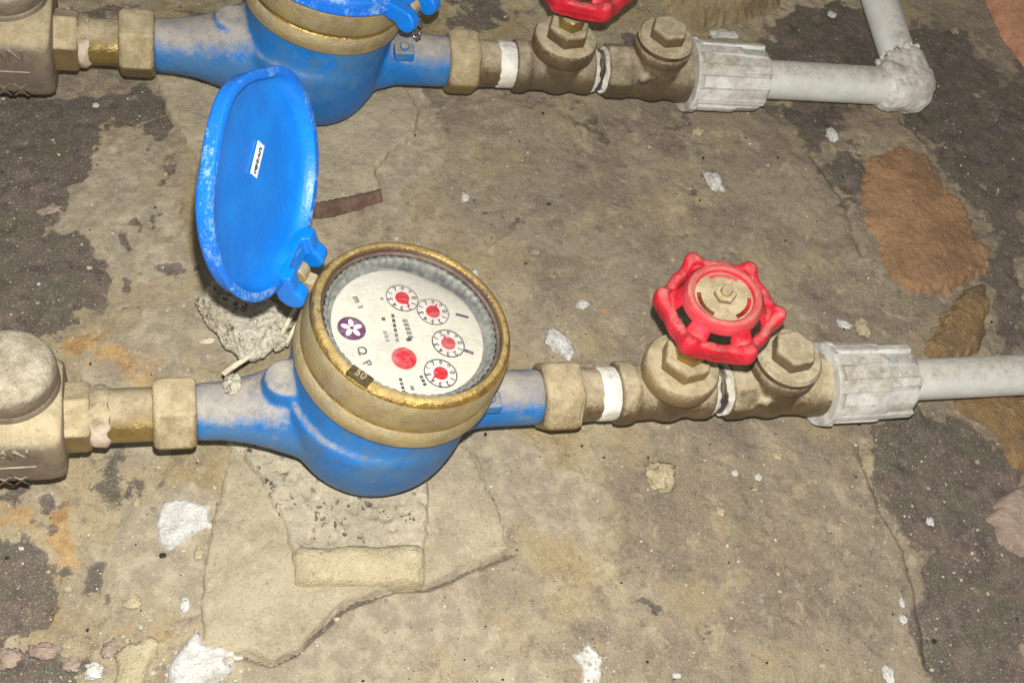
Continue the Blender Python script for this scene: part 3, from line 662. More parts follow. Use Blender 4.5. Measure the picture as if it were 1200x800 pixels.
def coupling_right(run, pxs, radii, label):
    a, b, c, d = pxs; o = a; t = thing('pipe_coupling', label, 'pipe coupling', run.frame(o), 'brass couplings on the meters')
    X = lambda p: run.x(p, o); r = run.r
    obj('union_nut', mesh('nut', *hexnut(r(radii[0], a)*1.03, X(a), X(b), True, ch=.0020)), M['brass_nut'], t, bevel=.0012)
    obj('nipple', mesh('nip', *rod([(r(radii[0], b)*.86, X(b)-.002), (r(radii[1], b)*1.05, X(b)+.0015), (r(radii[1], c), X(c)-.001), (r(radii[1], c)*.9, X(c)+.004)])), M['bronze_light'], t)
    obj('thread_tape', mesh('tape', *tape([(r(radii[2], c)*.9, X(c)-.0012), (r(radii[2], c), X(c)), (r(radii[2], d), X(d)-.0005), (r(radii[2], d)*.92, X(d)+.002)])), M['tape'], t)
coupling_right(low, (630, 675, 699, 717), (44, 31, 32), 'dusty bronze coupling with rounded nut right of the lower meter')
coupling_right(up, (522, 558, 583, 599), (38, 26, 27), 'dusty bronze coupling with rounded nut right of the upper meter')

# ------------------------------------------------------------------ big valves at the left edge
def big_valve(run, edge, rpx, cap_px, cap_r, label, rows, dark=False):
    o = edge; t = thing('shutoff_valve', label, 'valve', run.frame(o), 'large valves at the left edge')
    r = run.r(rpx, 30); L = -.062
    sec = []
    for k in range(48):                                   # rounded box section, flattened on top
        a = 2*math.pi*k/48; ca, sa = math.cos(a), math.sin(a); n = 4.2
        q = (abs(ca)**n+abs(sa)**n)**(-1/n); sec.append((ca*q*r*1.02, sa*q*r*.86))
    V, F = [], []
    xs = [(L, .80), (L+.003, .96), (L+.006, 1), (-.006, 1), (-.0022, .975), (-.0005, .93), (0, .84)]
    for x, k in xs: V += [Vector((x, y*k, z*k)) for y, z in sec]
    for i in range(len(xs)-1):
        for k in range(48): F.append((i*48+k, i*48+(k+1) % 48, (i+1)*48+(k+1) % 48, (i+1)*48+k))
    F += [tuple(range(48)), tuple((len(xs)-1)*48+k for k in range(48))]
    obj('valve_body', mesh('body', V, F, 50), M['valve_dark'], t)
    # round cap on top, found where the photograph shows it
    ztop = r*.86; P = run.frame(o); n = P.to_3x3() @ Vector((0, 0, 1)); p0 = P @ Vector((0, 0, ztop+.006))
    d = ray(*cap_px); q = CAM+d*((p0-CAM).dot(n)/d.dot(n)); c = P.inverted() @ q; R_ = cap_r*mmpx(q)
    T = Matrix.Translation((c.x, c.y, ztop))
    def rm(a, rr, h): return rr*(1+.012*mn.noise(Vector((math.cos(a)*3, math.sin(a)*3, h*200)))), h
    obj('neck', mesh('neck', *lathe([(R_*1.04, -.004), (R_*1.03, .001), (R_*.97, .0025)], 48, T)), M['valve_dark'], t)
    obj('round_cap', mesh('cap', *lathe([(R_*.96, .001), (R_, .003), (R_, .0072), (R_*.97, .0088), (R_*.86, .0102), (R_*.5, .0122), (0, .0128)], 64, T, 0, rm), 60), M['rough_top'], t)
    # raised casting marks on the front face
    fy = -r*1.02
    for s, size, x, z in rows:
        T = Matrix.Translation((x, fy+.0004, z)) @ Matrix.Rotation(R(90), 4, 'X')
        obj('raised_mark', textmesh(s, size, .0006), M['rough_top'], t, M4=T)
    obj('raised_bar', mesh('bar', *box(.026, .0012, .0011, (-.022, fy+.0001, .0005))), M['rough_top'], t, bevel=.0003)
    return t
big_valve(low, 78, 63, (8, 436), 56, 'big dusty bronze valve body with a rough round cap at the left edge, lower row', [('VAN', .0075, -.018, .008), ('AXX', .0075, -.020, -.009)])
big_valve(up, 66, 58, (2, -22), 48, 'big dark bronze valve body with raised marks at the upper left corner', [('VAN', .0095, -.020, .009), ('VXX', .0095, -.020, -.010)])

# ------------------------------------------------------------------ water meters
def meter(run, o, x0px, x1px, label, opened, scale=1.0):
    P = run.frame(o); t = thing('water_meter', label, 'water meter', P, 'water meters with brass collars')
    S = scale; XL, XR = run.x(x0px, o), run.x(x1px, o); rl = run.r(34 if opened else 31, x0px); rr = run.r(33 if opened else 30, x1px)
    LEANX = Matrix.Rotation(R(8.0 if opened else 6.0), 4, 'Y') @ Matrix.Rotation(R(-3.0 if opened else -4.0), 4, 'X')           # the register head sits slightly askew
    RZ = .0150 if opened else .0165                        # how far the neck lifts the register head
    bowl = lathe([(0, -.0305*S), (.012*S, -.0305*S), (.021*S, -.0275*S), (.0285*S, -.0200*S), (.0325*S, -.0105*S), (.0342*S, 0), (.0346*S, .008*S), (.0345*S, .014*S), (.0338*S, .0165*S), (0, .0165*S)], 64)
    neck = lathe([(.0300*S, .006), (.0338*S, .010), (.0340*S, .0130+RZ), (0, .0135+RZ)], 64, LEANX)
    inlet = rod([(rl*.97, XL-.001), (rl, XL+.001), (rl*1.02, XL+.008), (rl*1.16, XL*.74), (rl*1.38, XL*.62), (rl*1.66, XL*.50), (rl*1.92, XL*.38), (rl*2.05, XL*.26), (rl*1.2, 0)])
    outlet = rod([(rl*1.2, 0), (rr*1.45, .014), (rr*1.22, XR*.48), (rr*1.0, XR*.62), (rr*.99, XR*.8), (rr*1.0, XR-.002), (rr*.97, XR+.001)])
    boss = lathe([(0, 0), (.0085*S, 0), (.0085*S, .0190*S), (.0070*S, .0205*S), (0, .0205*S)], 24, Matrix.Translation((XL*.52, .001, 0)))
    obj('body', fuse('meter_body', [bowl, neck, inlet, outlet, boss], .0010, 16), M['blue'], t)
    H = LEANX
    # brass collar
    pr = [(.0300, .012), (.0366, .0125), (.0371, .0145), (.0370, .0185), (.0359, .0205), (.0356, .0212), (.0361, .0228), (.0366, .0260), (.0363, .0315), (.0358, .0350), (.0348, .0370), (.0336, .0376), (.0324, .0374), (.0319, .0366), (.0317, .0352), (.0308, .0346), (.0305, .0322), (.0302, .0290), (.0300, .0285)]
    pr = [(a*S, (b-.0005 if b > .03 else b)*S+RZ) for a, b in pr]; pr[-2] = (.0306*S, .0262*S+RZ); pr[-1] = (.0300*S, .0255*S+RZ)
    def rm(a, r, h): return r*(1+.003*mn.noise(Vector((math.cos(a)*2, math.sin(a)*2, h*80)))), h
    cme = mesh('collar', *lathe(pr, 128, None, 0, rm, True), 40)
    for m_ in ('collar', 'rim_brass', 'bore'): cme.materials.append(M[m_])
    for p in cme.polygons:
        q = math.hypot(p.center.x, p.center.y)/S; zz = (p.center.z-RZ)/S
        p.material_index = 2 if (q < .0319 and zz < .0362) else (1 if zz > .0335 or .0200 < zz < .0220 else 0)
    col = obj('collar', cme, None, t, M4=H)
    dz = .0298*S+RZ
    obj('dial_plate', mesh('dial', *lathe([(0, dz-.001), (.0300*S, dz-.001), (.0300*S, dz), (0, dz)], 96, H)), M['dial'], t)
    def rk(a, r, h): return (r if h < dz+.0005 else r+.0004*(math.sin(a*60) > 0), h)
    obj('chapter_ring', mesh('chap', *lathe([(.0272*S, dz+.0001), (.0277*S, dz+.0010), (.0293*S, dz+.0042), (.0303*S, dz+.0040), (.0303*S, dz+.0001)], 240, H, 0, rk, True)), M['chapter'], t)
    n = (P.to_3x3() @ (H.to_3x3() @ Vector((0, 0, 1)))); p0 = P @ (H @ Vector((0, 0, dz)))
    Pi = (P @ H).inverted()
    def loc(px, py):
        d = ray(px, py); return Pi @ (CAM+d*((p0-CAM).dot(n)/d.dot(n)))
    def disc(name, px, py, r, z, mat, h=.00012, par=t, n_=40, squash=None):
        c = loc(px, py); return obj(name, mesh(name, *lathe([(0, 0), (r, 0), (r, h), (0, h)], n_, H @ Matrix.Translation((c.x, c.y, dz+z)))), mat, par)
    def strip(name, a, b, wd, mat, z=.00004, par=t):
        a, b = loc(*a), loc(*b); m = (a+b)/2; L = (b-a).length; an = math.atan2((b-a).y, (b-a).x)
        return obj(name, mesh(name, *box(L, wd, .0001, (0, 0, 0), H @ Matrix.Translation((m.x, m.y, dz+z)) @ Matrix.Rotation(an, 4, 'Z'))), mat, par)
    def words(s, px, py, size, ang, mat, z=.0001, par=t, nm='lettering'):
        c = loc(px, py); return obj(nm, textmesh(s, size, .00006, .00009), mat, par, M4=H @ Matrix.Translation((c.x, c.y, dz+z)) @ Matrix.Rotation(R(ang), 4, 'Z'))
    if opened:
        u = .00032
        lg = disc('emblem', 412, 385, 15.5*u, .00005, M['ink_purple'])
        c = loc(412, 385)
        for k in range(5):
            T = H @ Matrix.Translation((c.x, c.y, dz+.0003)) @ Matrix.Rotation(R(72*k+20), 4, 'Z') @ Matrix.Translation((.0022, 0, 0)) @ Matrix.Diagonal((1.5, .85, 1, 1))
            obj('petal', mesh('petal', *lathe([(0, 0), (.0011, 0), (.0011, .0001), (0, .0001)], 20, T)), M['ink_pink'], lg)
        disc('emblem_eye', 412, 385, .0006, .0004, M['ink_purple'], par=lg)
        rd = disc('flow_indicator', 473, 421, 13.5*u, .0002, M['ink_red'], .0008)
        for px, py, ang, big in ((471, 350, 300, 0), (507, 366, 60, 0), (525, 403, 110, 1), (516, 438, 215, 1)):
            sd = disc('subdial', px, py, .0061, .00003, M['ink_pale']); c = loc(px, py)
            T0 = H @ Matrix.Translation((c.x, c.y, dz+.00025))
            obj('subdial_ring', mesh('ring', *lathe([(.0056, 0), (.0060, 0), (.0060, .0002), (.0056, .0002)], 48, T0, closed=True)), M['ink' if big else 'ink_faint'], sd)
            for k in range(10):
                a = R(36*k+8); T = T0 @ Matrix.Translation((.0044*math.cos(a), .0044*math.sin(a), 0)) @ Matrix.Rotation(a-R(90), 4, 'Z')
                obj('digit', textmesh(str((10-k) % 10), .0025, .00005, .00007), M['ink'], sd, M4=T)
            obj('pointer_hub', mesh('hub', *lathe([(0, 0), (.0026, 0), (.0024, .0007), (0, .0009)], 24, T0)), M['ink_red'], sd)
            a = R(ang); V = [Vector((.0044, 0, .0006)), Vector((0, .0011, .0006)), Vector((-.0012, 0, .0006)), Vector((0, -.0011, .0006))]
            V = [T0 @ Matrix.Rotation(a, 4, 'Z') @ v for v in V+[q-Vector((0, 0, .0003)) for q in V]]
            obj('pointer', mesh('ptr', V, [(0, 1, 2, 3), (7, 6, 5, 4), (0, 4, 5, 1), (1, 5, 6, 2), (2, 6, 7, 3), (3, 7, 4, 0)]), M['ink_red'], sd)
        words('Q', 424, 411, .0044, -60, M['ink']); words('P', 430, 426, .0044, -60, M['ink'])
        words('m', 418, 351, .0036, -70, M['ink']); words('3', 422, 360, .0024, -70, M['ink_faint'])
        # columns of small print, too blurred to read: short dashes
        for a, b, k, wd, m in (((460, 368), (466, 402), 6, .0011, 'ink'), ((474, 374), (482, 398), 5, .0019, 'ink_faint'), ((449, 372), (450, 377), 1, .0013, 'ink'), ((451, 388), (455, 402), 3, .0014, 'ink_faint'),
                               ((469, 443), (474, 462), 4, .0011, 'ink'), ((493, 440), (499, 453), 3, .0012, 'ink'), ((482, 452), (485, 459), 1, .0013, 'ink_faint'), ((478, 396), (481, 401), 1, .0019, 'ink'), ((446, 349), (450, 352), 1, .001, 'ink_faint')):
            for i in range(k):
                s0, s1 = i/k, (i+.72)/k
                strip('print_mark', (a[0]+(b[0]-a[0])*s0, a[1]+(b[1]-a[1])*s0), (a[0]+(b[0]-a[0])*s1, a[1]+(b[1]-a[1])*s1), wd, M[m])
        strip('print_mark', (534, 368), (549, 372), .0011, M['ink_purple']); strip('print_mark', (540, 409), (555, 414), .0013, M['ink_purple'])
        # little number plate let into the collar
        for s in (1,):
            a = math.atan2((loc(421, 450)).y, (loc(421, 450)).x)
            T = H @ Matrix.Rotation(a, 4, 'Z') @ Matrix.Translation((.0339, 0, .0372+RZ)) @ Matrix.Rotation(R(-4), 4, 'Y')
            pl = obj('number_plate', mesh('plate', *box(.0042, .0082, .0014, (0, 0, 0), H.inverted() @ T)), M['olive'], col)
            obj('raised_number', textmesh('50', .0040, .0003), M['collar'], pl, M4=H.inverted() @ T @ Matrix.Translation((0, 0, .0009)) @ Matrix.Rotation(R(90), 4, 'Z'))
    obj('glass', mesh('glass', *lathe([(0, dz+.0046), (.020, dz+.0043), (.0303*S, dz+.0034), (.0303*S, dz+.0028), (.020, dz+.0037), (0, dz+.0040)], 96, H)), M['glass'], t)
    # sealing lug with screw at the outlet side
    T = Matrix.Translation((.0395, -.009, .0125))
    lug = obj('sealing_lug', mesh('lug', *join(box(.009, .007, .005, (0, 0, 0), T), lathe([(0, .0024), (.0022, .0024), (.0022, .0044), (0, .0048)], 16, T))), M['blue'], t, bevel=.0008)
    # hinged lid
    Rl = (.0356 if opened else .0385)*S
    ha = R(155) if opened else R(-38)
    def lidmod(a, r, h):
        # a = 0 points to the hinge, a = pi to the finger tab
        if r > .018:
            d = math.atan2(math.sin(a-math.pi), math.cos(a-math.pi))
            k = 1+.055*math.exp(-(d/.26)**2)-.035*math.exp(-((d+.62)/.2)**2)-.035*math.exp(-((d-.62)/.2)**2)-.012*math.cos(2*a)
            e = math.atan2(math.sin(a), math.cos(a)); k -= .05*math.exp(-((e+.05)/.16)**2)
            r *= k
        return r, h
    wl = .0018
    lp = [(0, 0), (Rl*.5, .0001), (Rl*.93, .0006), (Rl*.985, .0018), (Rl*.995, .0030), (Rl*1.0, .0058), (Rl*1.03, .0062), (Rl*1.03, .0070), (Rl*.995, .0074), (Rl-wl, .0070), (Rl-wl-.0010, .0040), (Rl-wl-.0030, .0026), (Rl*.5, .0017), (0, .0016)]
    hr = .0395*S                                           # hinge pin distance from the centre
    Th = H @ Matrix.Rotation(ha, 4, 'Z') @ Matrix.Translation((hr+.0015, 0, .0350*S+RZ))      # x outwards, y along the pin
    # lid modelled with its inside up, hinge at +x; its centre at (-hr)
    ang = R(52) if opened else 0
    if opened:   # swung open, standing on its hinge and twisted a little on the loose pin
        Hw = (P @ Th).translation; dr = ray(291, 213).normalized(); vc = -dr
        u = CW @ Vector((math.cos(R(-7)), math.sin(R(-7)), 0)); u = (u-vc*u.dot(vc)).normalized()
        zl = vc*math.cos(R(63))+u*math.sin(R(63))
        Cw = CAM+dr*(((Hw-CAM).dot(zl)-.006)/dr.dot(zl))
        xl = Hw-Cw; xl = (xl-zl*xl.dot(zl)); inpl = xl.length; xl.normalize(); yl = zl.cross(xl)
        Tl = P.inverted() @ (Matrix.Translation(Cw) @ Matrix((xl, yl, zl)).transposed().to_4x4())
    else:
        Tl = Th @ Matrix.Translation((-(Rl+.002), 0, .0085)) @ Matrix.Rotation(math.pi, 4, 'X')
    V, F = lathe(lp, 128, None, 0, lidmod)
    me = mesh('lid', V, F, 50); me.materials.append(M['cap']); me.materials.append(M['cap_edge'])
    for p in me.polygons:
        rr_ = math.hypot(p.center.x, p.center.y)
        if p.center.z > .0060 or (rr_ > Rl*.88 and p.normal.x*p.center.x+p.normal.y*p.center.y > 0): p.material_index = 1
    lid = obj('lid', me, None, t, M4=Tl)
    parts = []
    for s in (-1, 1):
        parts.append(box(.012, .0055, .0075, (Rl+.0020, s*.0090, .0062)))
        parts.append(lathe([(0, -.0028), (.0046, -.0028), (.0046, .0028), (0, .0028)], 20, Matrix.Translation((Rl+.0068, s*.0090, .0075)) @ AX['Y']))
    parts.append(box(.008, .022, .0045, (Rl-.0002, 0, .0050)))
    obj('hinge_lug', fuse('lug', parts, .0006, 3), M['cap'], lid)
    if opened:
        lp_ = .0020
        st = obj('sticker', mesh('st', *box(.0060, .0135, .0002, (0, 0, 0))), M['sticker'], lid)
        # sticker placed where the photograph shows it on the lid floor
        L = P @ Tl; nn = L.to_3x3() @ Vector((0, 0, 1)); pp = L @ Vector((0, 0, .0020)); Li = L.inverted()
        g = lambda x, y: Li @ (CAM+ray(x, y)*((pp-CAM).dot(nn)/ray(x, y).dot(nn)))
        c0, ca, cb = g(301, 187), g(305, 168), g(296, 206); an = math.atan2((ca-cb).y, (ca-cb).x)
        ln = (ca-cb).length; wv = ln*.42
        V, F = box(ln, wv, .0003, (0, 0, 0)); st.data = mesh('st', V, F); st.data.materials.append(M['sticker'])
        st.matrix_local = Matrix.Translation((c0.x, c0.y, .0022)) @ Matrix.Rotation(an, 4, 'Z')
        for i, (s, x) in enumerate((('5', .26), ('1', .05), ('2', -.14), ('3', -.28))):
            obj('printed_digit', textmesh(s, wv*.85, .00004, .00012), M['ink' if i != 1 else 'ink_red'], st, M4=Matrix.Translation((x*ln, 0, .0002)) @ Matrix.Rotation(R(90), 4, 'Z'))
    else:
        WV = lambda q: H @ Vector((q[0]-.002, q[1], q[2]+.012)); w_ = tube([WV(q) for q in [(.0400, -.0170, .0290), (.0430, -.0165, .0240), (.0415, -.0185, .0180), (.0395, -.0165, .0195), (.0405, -.0150, .0290)]], .0006, 8)
        wo = obj('seal_wire', mesh('wire', *w_, 60), M['steel'], t)
        for q in ((.0420, -.0185, .0200), (.0400, -.0170, .0210)):
            obj('wire_bead', mesh('bead', *lathe([(0, -.0012), (.0009, -.0008), (.0012, 0), (.0009, .0008), (0, .0012)], 12, Matrix.Translation(WV(q)))), M['steel'], wo)
    # knuckles of the hinge on the collar
    kn = [box(.008, .0055, .010, (-.0015, 0, -.004)), lathe([(0, -.00275), (.0036, -.00275), (.0036, .00275), (0, .00275)], 20, Matrix.Translation((.0010, 0, .0010)) @ AX['Y'])]
    V, F = join(*kn); obj('hinge_knuckle', mesh('kn', [Th @ v for v in V], F), M['collar'], t, bevel=.0006)
    return t
meter(low, 440, 230, 630, 'lower water meter with its blue lid open and round dial showing', True, 1.0)
meter(up, 366, 182, 523, 'upper water meter with its lid closed, cut by the top edge', False, .94)

# ------------------------------------------------------------------ valves
def body_mat(run): return M['bronze_light'] if run is low else M['bronze']
def handwheel(par, T, Ro):
    """six lobed cast wheel with slots, centre disc and hub nut; T maps the wheel's frame"""
    NP = 144
    lobe = lambda a: 1+.070*math.cos(6*a)+.03*math.cos(12*a)
    rings = [0.40, .50, .56, .62, .66, .72, .78, .83, .90, .98]
    def top(r, a):
        if r < .50: return .0010
        if r <= .64: return .0026
        return .0026-.0066*min(1, (r-.64)/.20)
    def hole(r, a):
        k = ((a*6/(2*math.pi)) % 1.0)
        if .68 < r < .83: return .24 < k < .76         # between the spokes
        return False
    V, F = [], []; nr = len(rings)
    for s in (1, -1):
        for i in range(NP):
            a = 2*math.pi*i/NP
            for q in rings:
                rr = q*Ro*(1+(lobe(a)-1)*max(0, (q-.66)/.34))
                z = top(q, a)+(.0012*math.exp(-((math.cos(6*a)-1)/.5)**2) if q > .82 else 0)
                V.append(Vector((rr*math.cos(a), rr*math.sin(a), z if s > 0 else min(z-.003, -.0015)-(.0036 if .82 < q else 0))))
    kept = {}
    for i in range(NP):
        for j in range(nr-1):
            kept[i, j] = not hole((rings[j]+rings[j+1])/2, 2*math.pi*(i+.5)/NP)
    o2 = NP*nr; I = lambda i, j: (i % NP)*nr+j
    for (i, j), k in kept.items():
        if not k: continue
        F.append((I(i, j), I(i, j+1), I(i+1, j+1), I(i+1, j))); F.append(tuple(o2+x for x in (I(i, j), I(i+1, j), I(i+1, j+1), I(i, j+1))))
        for (e, nb) in (((I(i, j), I(i+1, j)), (i, j-1)), ((I(i, j+1), I(i+1, j+1)), (i, j+1)), ((I(i, j), I(i, j+1)), ((i-1) % NP, j)), ((I(i+1, j), I(i+1, j+1)), ((i+1) % NP, j))):
            if not kept.get(nb, False): F.append((e[0], e[1], e[1]+o2, e[0]+o2))
    V = [T @ v for v in V]
    wh = obj('handwheel', mesh('wheel', V, F, 60), M['red'], par)
    wh.modifiers.new('bevel', 'BEVEL').width = .0006; wh.modifiers['bevel'].limit_method = 'ANGLE'; wh.modifiers['bevel'].segments = 2
    # round rim bead with knobs
    V, F = [], []; nb = 20
    for i in range(NP):
        a = 2*math.pi*i/NP; k = math.exp(-((math.cos(6*a)-1)/.35)**2)
        rr = Ro*lobe(a)*.93; rb = .0023+.0008*k
        for b in range(nb):
            c = 2*math.pi*b/nb; cs, sn = math.cos(c), math.sin(c); sq = (abs(cs)**3.2+abs(sn)**3.2)**(-1/3.2); V.append(T @ Vector(((rr+rb*.92*cs*sq)*math.cos(a), (rr+rb*.92*cs*sq)*math.sin(a), -.0052+(rb*1.35)*sn*sq+.0010*k+.0003*mn.noise(Vector((a*5, c, 0))))))
    for i in range(NP):
        for b in range(nb): F.append((i*nb+b, i*nb+(b+1) % nb, ((i+1) % NP)*nb+(b+1) % nb, ((i+1) % NP)*nb+b))
    obj('rim', mesh('rim', V, F, 60), M['red'], wh)
    ring = lathe([(Ro*.52, .0018), (Ro*.53, .0038), (Ro*.58, .0045), (Ro*.64, .0040), (Ro*.70, .0020), (Ro*.705, -.0006), (Ro*.53, .0006)], 96, T, closed=True)
    obj('inner_ring', mesh('iring', *ring), M['red_face'], wh)
    # centre disc with three curved slots
    V, F = [], []; rs = [.0, .2, .36, .40, .475, .54]; NP2 = 96; nr = len(rs)
    for s in (1, -1):
        for i in range(NP2):
            a = 2*math.pi*i/NP2
            for q in rs: V.append(T @ Vector((q*Ro*math.cos(a), q*Ro*math.sin(a), (.0034-.0012*(q/.58)**2) if s > 0 else .0008)))
    keep = {(i, j): not (j == 3 and ((i/NP2*3) % 1) < .55) for i in range(NP2) for j in range(nr-1)}
    o2 = NP2*nr; I = lambda i, j: (i % NP2)*nr+j
    for (i, j), k in keep.items():
        if not k: continue
        F.append((I(i, j), I(i, j+1), I(i+1, j+1), I(i+1, j))); F.append(tuple(o2+x for x in (I(i, j), I(i+1, j), I(i+1, j+1), I(i, j+1))))
        for (e, nbq) in (((I(i, j), I(i+1, j)), (i, j-1)), ((I(i, j+1), I(i+1, j+1)), (i, j+1)), ((I(i, j), I(i, j+1)), ((i-1) % NP2, j)), ((I(i+1, j), I(i+1, j+1)), ((i+1) % NP2, j))):
            if j > 0 and not keep.get(nbq, False): F.append((e[0], e[1], e[1]+o2, e[0]+o2))
    F = [f for f in F if len(set(f)) > 2]
    obj('centre_disc', mesh('disc', V, F, 50), M['brass_nut'], wh)
    obj('hub_nut', mesh('hub', *lathe([(Ro*.20, .0030), (Ro*.20, .0050), (Ro*.17, .0056)], 6, T)), M['brass_nut'], wh, bevel=.0005)
    obj('spindle_tip', mesh('tip', *lathe([(Ro*.105, .0050), (Ro*.105, .0062), (Ro*.08, .0068)], 20, T)), M['brass_bright'], wh)
    return wh

def gate_valve(run, pxs, bx, label, bon_r, wheel=None, body_r=36, rot=0):
    a, b = pxs; o = bx; t = thing('stop_valve', label, 'valve', run.frame(o), 'stop valves with red handwheels')
    X = lambda p: run.x(p, o); r = run.r(body_r, o); L0, L1 = X(a), X(b); bz = r*1.05
    left = rod([(r*.86, L0), (r*1.03, L0+.0006), (r*1.03, L0*.74), (r*.90, L0*.62), (r*.88, 0), (r*.88, L1*.5), (r*.96, L1*.62), (r*.98, L1-.001), (r*.9, L1)])
    ball = lathe([(0, -r*1.0), (r*.5, -r*.92), (r*.84, -r*.6), (r*.97, -r*.1), (r*.99, r*.5), (r*.93, bz), (0, bz)], 40)
    obj('valve_body', fuse('vbody', [left, ball], .0008, 7), body_mat(run), t)
    br = bon_r
    obj('collar', mesh('col', *lathe([(br*.80, bz-.003), (br*.98, bz-.001), (br, bz+.001), (br, bz+.0050), (br*.95, bz+.0066), (br*.84, bz+.0072), (br*.6, bz+.0074)], 64)), M['brass_nut'] if run is low else M['bronze_light'], t)
    obj('bonnet_nut', mesh('bn', *lathe([(br*.66, bz+.005), (br*.68, bz+.006), (br*.68, bz+.0125), (br*.60, bz+.0140)], 6, None, R(12))), M['brass_nut'] if run is low else M['bronze_light'], t, bevel=.0008)
    obj('packing_nut', mesh('pn', *lathe([(br*.42, bz+.012), (br*.42, bz+.0185), (br*.36, bz+.0200)], 6, None, R(25))), M['brass_bright'], t, bevel=.0006)
    obj('spindle', mesh('sp', *lathe([(.0028, bz+.018), (.0028, wheel[2])], 20)), M['brass_bright'], t)
    handwheel(t, Matrix.Translation((0, 0, wheel[2])) @ Matrix.Rotation(R(wheel[3] if len(wheel) > 3 else 0), 4, 'Y') @ Matrix.Rotation(R(rot), 4, 'Z'), wheel[0])
    return t
def check_valve(run, pxs, bx, label, bon_r, body_r=36):
    a, b = pxs; o = bx; t = thing('check_valve', label, 'valve', run.frame(o), 'check valves before the white unions')
    X = lambda p: run.x(p, o); r = run.r(body_r, o); L0, L1 = X(a), X(b)
    hexb = hexnut(r*1.0, L0, L0*.52, True, 8)
    left = rod([(r*.84, L0), (r*.92, L0*.5), (r*.90, 0), (r*.95, L1*.5), (r*1.02, L1*.62), (r*1.04, L1-.001), (r*.95, L1)])
    neckT = Matrix.Rotation(R(10), 4, 'Y')
    ball = lathe([(0, -r*.98), (r*.5, -r*.9), (r*.84, -r*.6), (r*.97, -r*.1), (r*.97, r*.5), (r*.88, r*1.15), (0, r*1.15)], 40)
    rib = lathe([(0, 0), (r*.16, 0), (r*.16, r*1.05), (0, r*1.08)], 16, Matrix.Translation((L0*.35, 0, 0)) @ Matrix.Rotation(R(62), 4, 'X'))
    obj('valve_body', fuse('cbody', [left, ball, hexb, rib], .0008, 5), body_mat(run), t)
    bz = r*1.12; br = bon_r
    m = M['bronze_light']
    obj('cap_base', mesh('cb', *lathe([(br*.85, bz-.002), (br, bz), (br, bz+.0028), (br*.96, bz+.0038), (br*.94, bz+.0044), (br*.98, bz+.0052), (br*.98, bz+.0072), (br*.90, bz+.0086), (br*.5, bz+.009)], 64)), m, t)
    obj('cap_head', mesh('ch', *lathe([(br*.66, bz+.0075), (br*.66, bz+.0135), (br*.58, bz+.0148), (br*.2, bz+.0152)], 6, None, R(10))), m, t, bevel=.0008)
    return t
gv = gate_valve(low, (718, 828), 782, 'stop valve with red six lobed handwheel between the lower meter and its check valve', .0152, (.0210, 0, .0615, -6), 36, 43)
check_valve(low, (846, 966), 900, 'bronze check valve with hexagonal cap beside the lower white union', .0140, 37)
gate_valve(up, (600, 692), 652, 'upper stop valve with only the edge of its red handwheel inside the picture', .0152, (.0215, 0, .0575, -4), 30, 43)
check_valve(up, (706, 812), 764, 'dark bronze check valve with hexagonal cap beside the upper white union', .0140, 32)
def joint(run, a, b, rpx, label):
    t = thing('pipe_nipple', label, 'pipe nipple', run.frame(a), 'threaded nipples between the valves'); r = run.r(rpx, a); L = run.x(b, a)
    obj('thread', mesh('th', *threads(r*.92, -.002, L+.004)), M['thread'], t)
    obj('thread_tape', mesh('tp', *tape([(r*.9, L-.0018), (r*1.01, L-.001), (r*1.0, L+.001), (r*.9, L+.0016)])), M['tape'], t)
    obj('thread_tape', mesh('tp', *tape([(r*.9, -.001), (r*1.0, -.0005), (r*.98, .0012), (r*.9, .0018)])), M['tape'], t)
joint(low, 828, 846, 32, 'short threaded nipple with white tape between the lower stop and check valves')
joint(up, 692, 706, 27, 'short threaded nipple with white tape between the upper stop and check valves')

# ------------------------------------------------------------------ white unions, pipes, elbow
def white_union(run, a, b, ra, rb, label):
    t = thing('plastic_union', label, 'pipe union', run.frame(a), 'ribbed white unions'); L = run.x(b, a); r0, r1 = run.r(ra, a), run.r(rb, b)
    def rm(ang, r, h):
        if .003 < h < L-.004 and r > r1*1.05:
            r *= 1+.035*(1 if math.sin(ang*9+.5) > .15 else -1)
        return r*(1+.012*mn.noise(Vector((math.cos(ang)*3, math.sin(ang)*3, h*60)))), h
    obj('sleeve', mesh('sl', *rod([(r0*.78, -.0002), (r0*1.0, 0), (r0*1.02, .0012), (r0*1.0, .0036), (r0*.94, .0042), (r0*.94, L*.55), (r0*.935, L*.6), (r0*.90, L*.62), (r0*.88, L-.0045), (r0*.80, L-.0015), (r1*1.02, L)], 216, rm), 40), M['union'], t)
    nose = []
    for s in range(3):
        a_ = R(90)+CORNER+R(-58+58*s); T = TX @ Matrix.Rotation(a_, 4, 'Z') @ Matrix.Translation((r0*.90, 0, L*.5))
        nose.append(box(.0028, .0042, L*.86, (0, 0, 0), T))
    for q in nose: obj('rib', mesh('rib', *q), M['union'], t, bevel=.0008)
    return t
def white_pipe(run, a, b, rpx, label):
    t = thing('white_pipe', label, 'pipe', run.frame(a), 'white plastic pipes'); L = run.x(b, a); r = run.r(rpx, a)
    prof = [(r*.85, -.004), (r, -.0035)]+[(r, L*k/12) for k in range(13)]
    obj('pipe', mesh('pp', *rod(prof+[(r*.8, L)])), M['pvc'], t)
    return t
white_union(low, 958, 1060, 49, 26, 'ribbed white plastic union on the lower row')
white_pipe(low, 1056, 1290, 24.5, 'white plastic pipe leaving the lower union to the right edge')
white_union(up, 803, 893, 42, 24, 'ribbed white plastic union on the upper row')
white_pipe(up, 890, 1040, 22.5, 'short white plastic pipe between the upper union and the elbow')
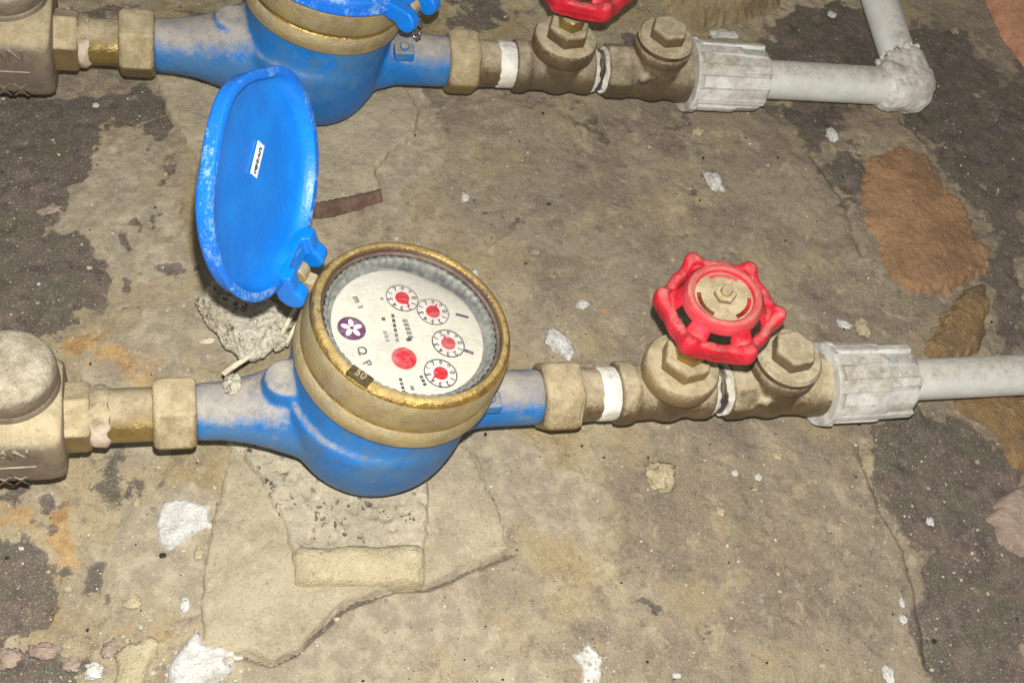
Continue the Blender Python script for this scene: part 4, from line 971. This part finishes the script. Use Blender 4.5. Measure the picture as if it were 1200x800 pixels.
def elbow():
    c = up.at(1066); P = up.frame(1066); t = thing('pipe_elbow', 'rough white elbow at the end of the upper pipe, its top edge chipped', 'elbow', P)
    r = up.r(30, 1066)
    tgt = P.inverted() @ pt(1046, 62, .020); d = tgt.normalized()
    a = rod([(r*.80, -r*1.35), (r*.95, -r*1.2), (r*.96, 0), (r*.6, r*.3)], 40)
    q = d.to_track_quat('Z', 'Y').to_matrix().to_4x4()
    b = lathe([(r*.6, -r*.3), (r*.96, 0), (r*.98, r*1.15), (r*.88, r*1.3)], 40, q)
    s = lathe([(0, -r), (r*.5, -r*.87), (r*.87, -r*.5), (r, 0), (r*.87, r*.5), (r*.5, r*.87), (0, r)], 40)
    me = fuse('elbow', [a, b, s], .0008, 4)
    for v in me.vertices: v.co += v.normal*(.0010*mn.noise(v.co*120)+.0005*mn.noise(v.co*420))
    obj('body', me, M['union'], t)
    # broken rim fragments
    for k in range(9):
        an = R(40*k); e = q @ Vector((r*.9*math.cos(an), r*.9*math.sin(an), r*1.3))
        bm = bmesh.new(); bmesh.ops.create_icosphere(bm, subdivisions=2, radius=r*.16*random.uniform(.7, 1.4))
        for v in bm.verts: v.co = v.co*(1+.5*mn.noise(v.co*300+Vector((k, 0, 0))))+e
        m2 = bpy.data.meshes.new('rimbit'); bm.to_mesh(m2); bm.free(); obj('chipped_edge', m2, M['union'], t)
    # the leaning pipe above
    p0, p1 = pt(1052, 66, .022), pt(1014, -50, .030); cc = p0; dd = (p1-p0); L = dd.length; T = Matrix.Translation(p0) @ dd.to_track_quat('Z', 'Y').to_matrix().to_4x4()
    t2 = thing('white_pipe', 'broken white pipe leaning down from the top edge to the elbow', 'pipe', T, 'white plastic pipes')
    rp = 22*mmpx(p0)*.92
    def rm(a, r_, h):
        if h < .002: h -= .004*mn.noise(Vector((math.cos(a)*1.7, math.sin(a)*1.7, 3.3)))+.0022*mn.noise(Vector((math.cos(a)*6, math.sin(a)*6, 1.3)))
        return r_, h
    obj('pipe', mesh('pp', *lathe([(rp*.78, .03), (rp*.78, .0), (rp, 0), (rp, .004), (rp, L*.5), (rp, L)], 96, None, 0, rm)), M['pvc'], t2)
elbow()

try:
    scn.cycles.max_bounces = 6; scn.cycles.use_denoising = True
except Exception: pass
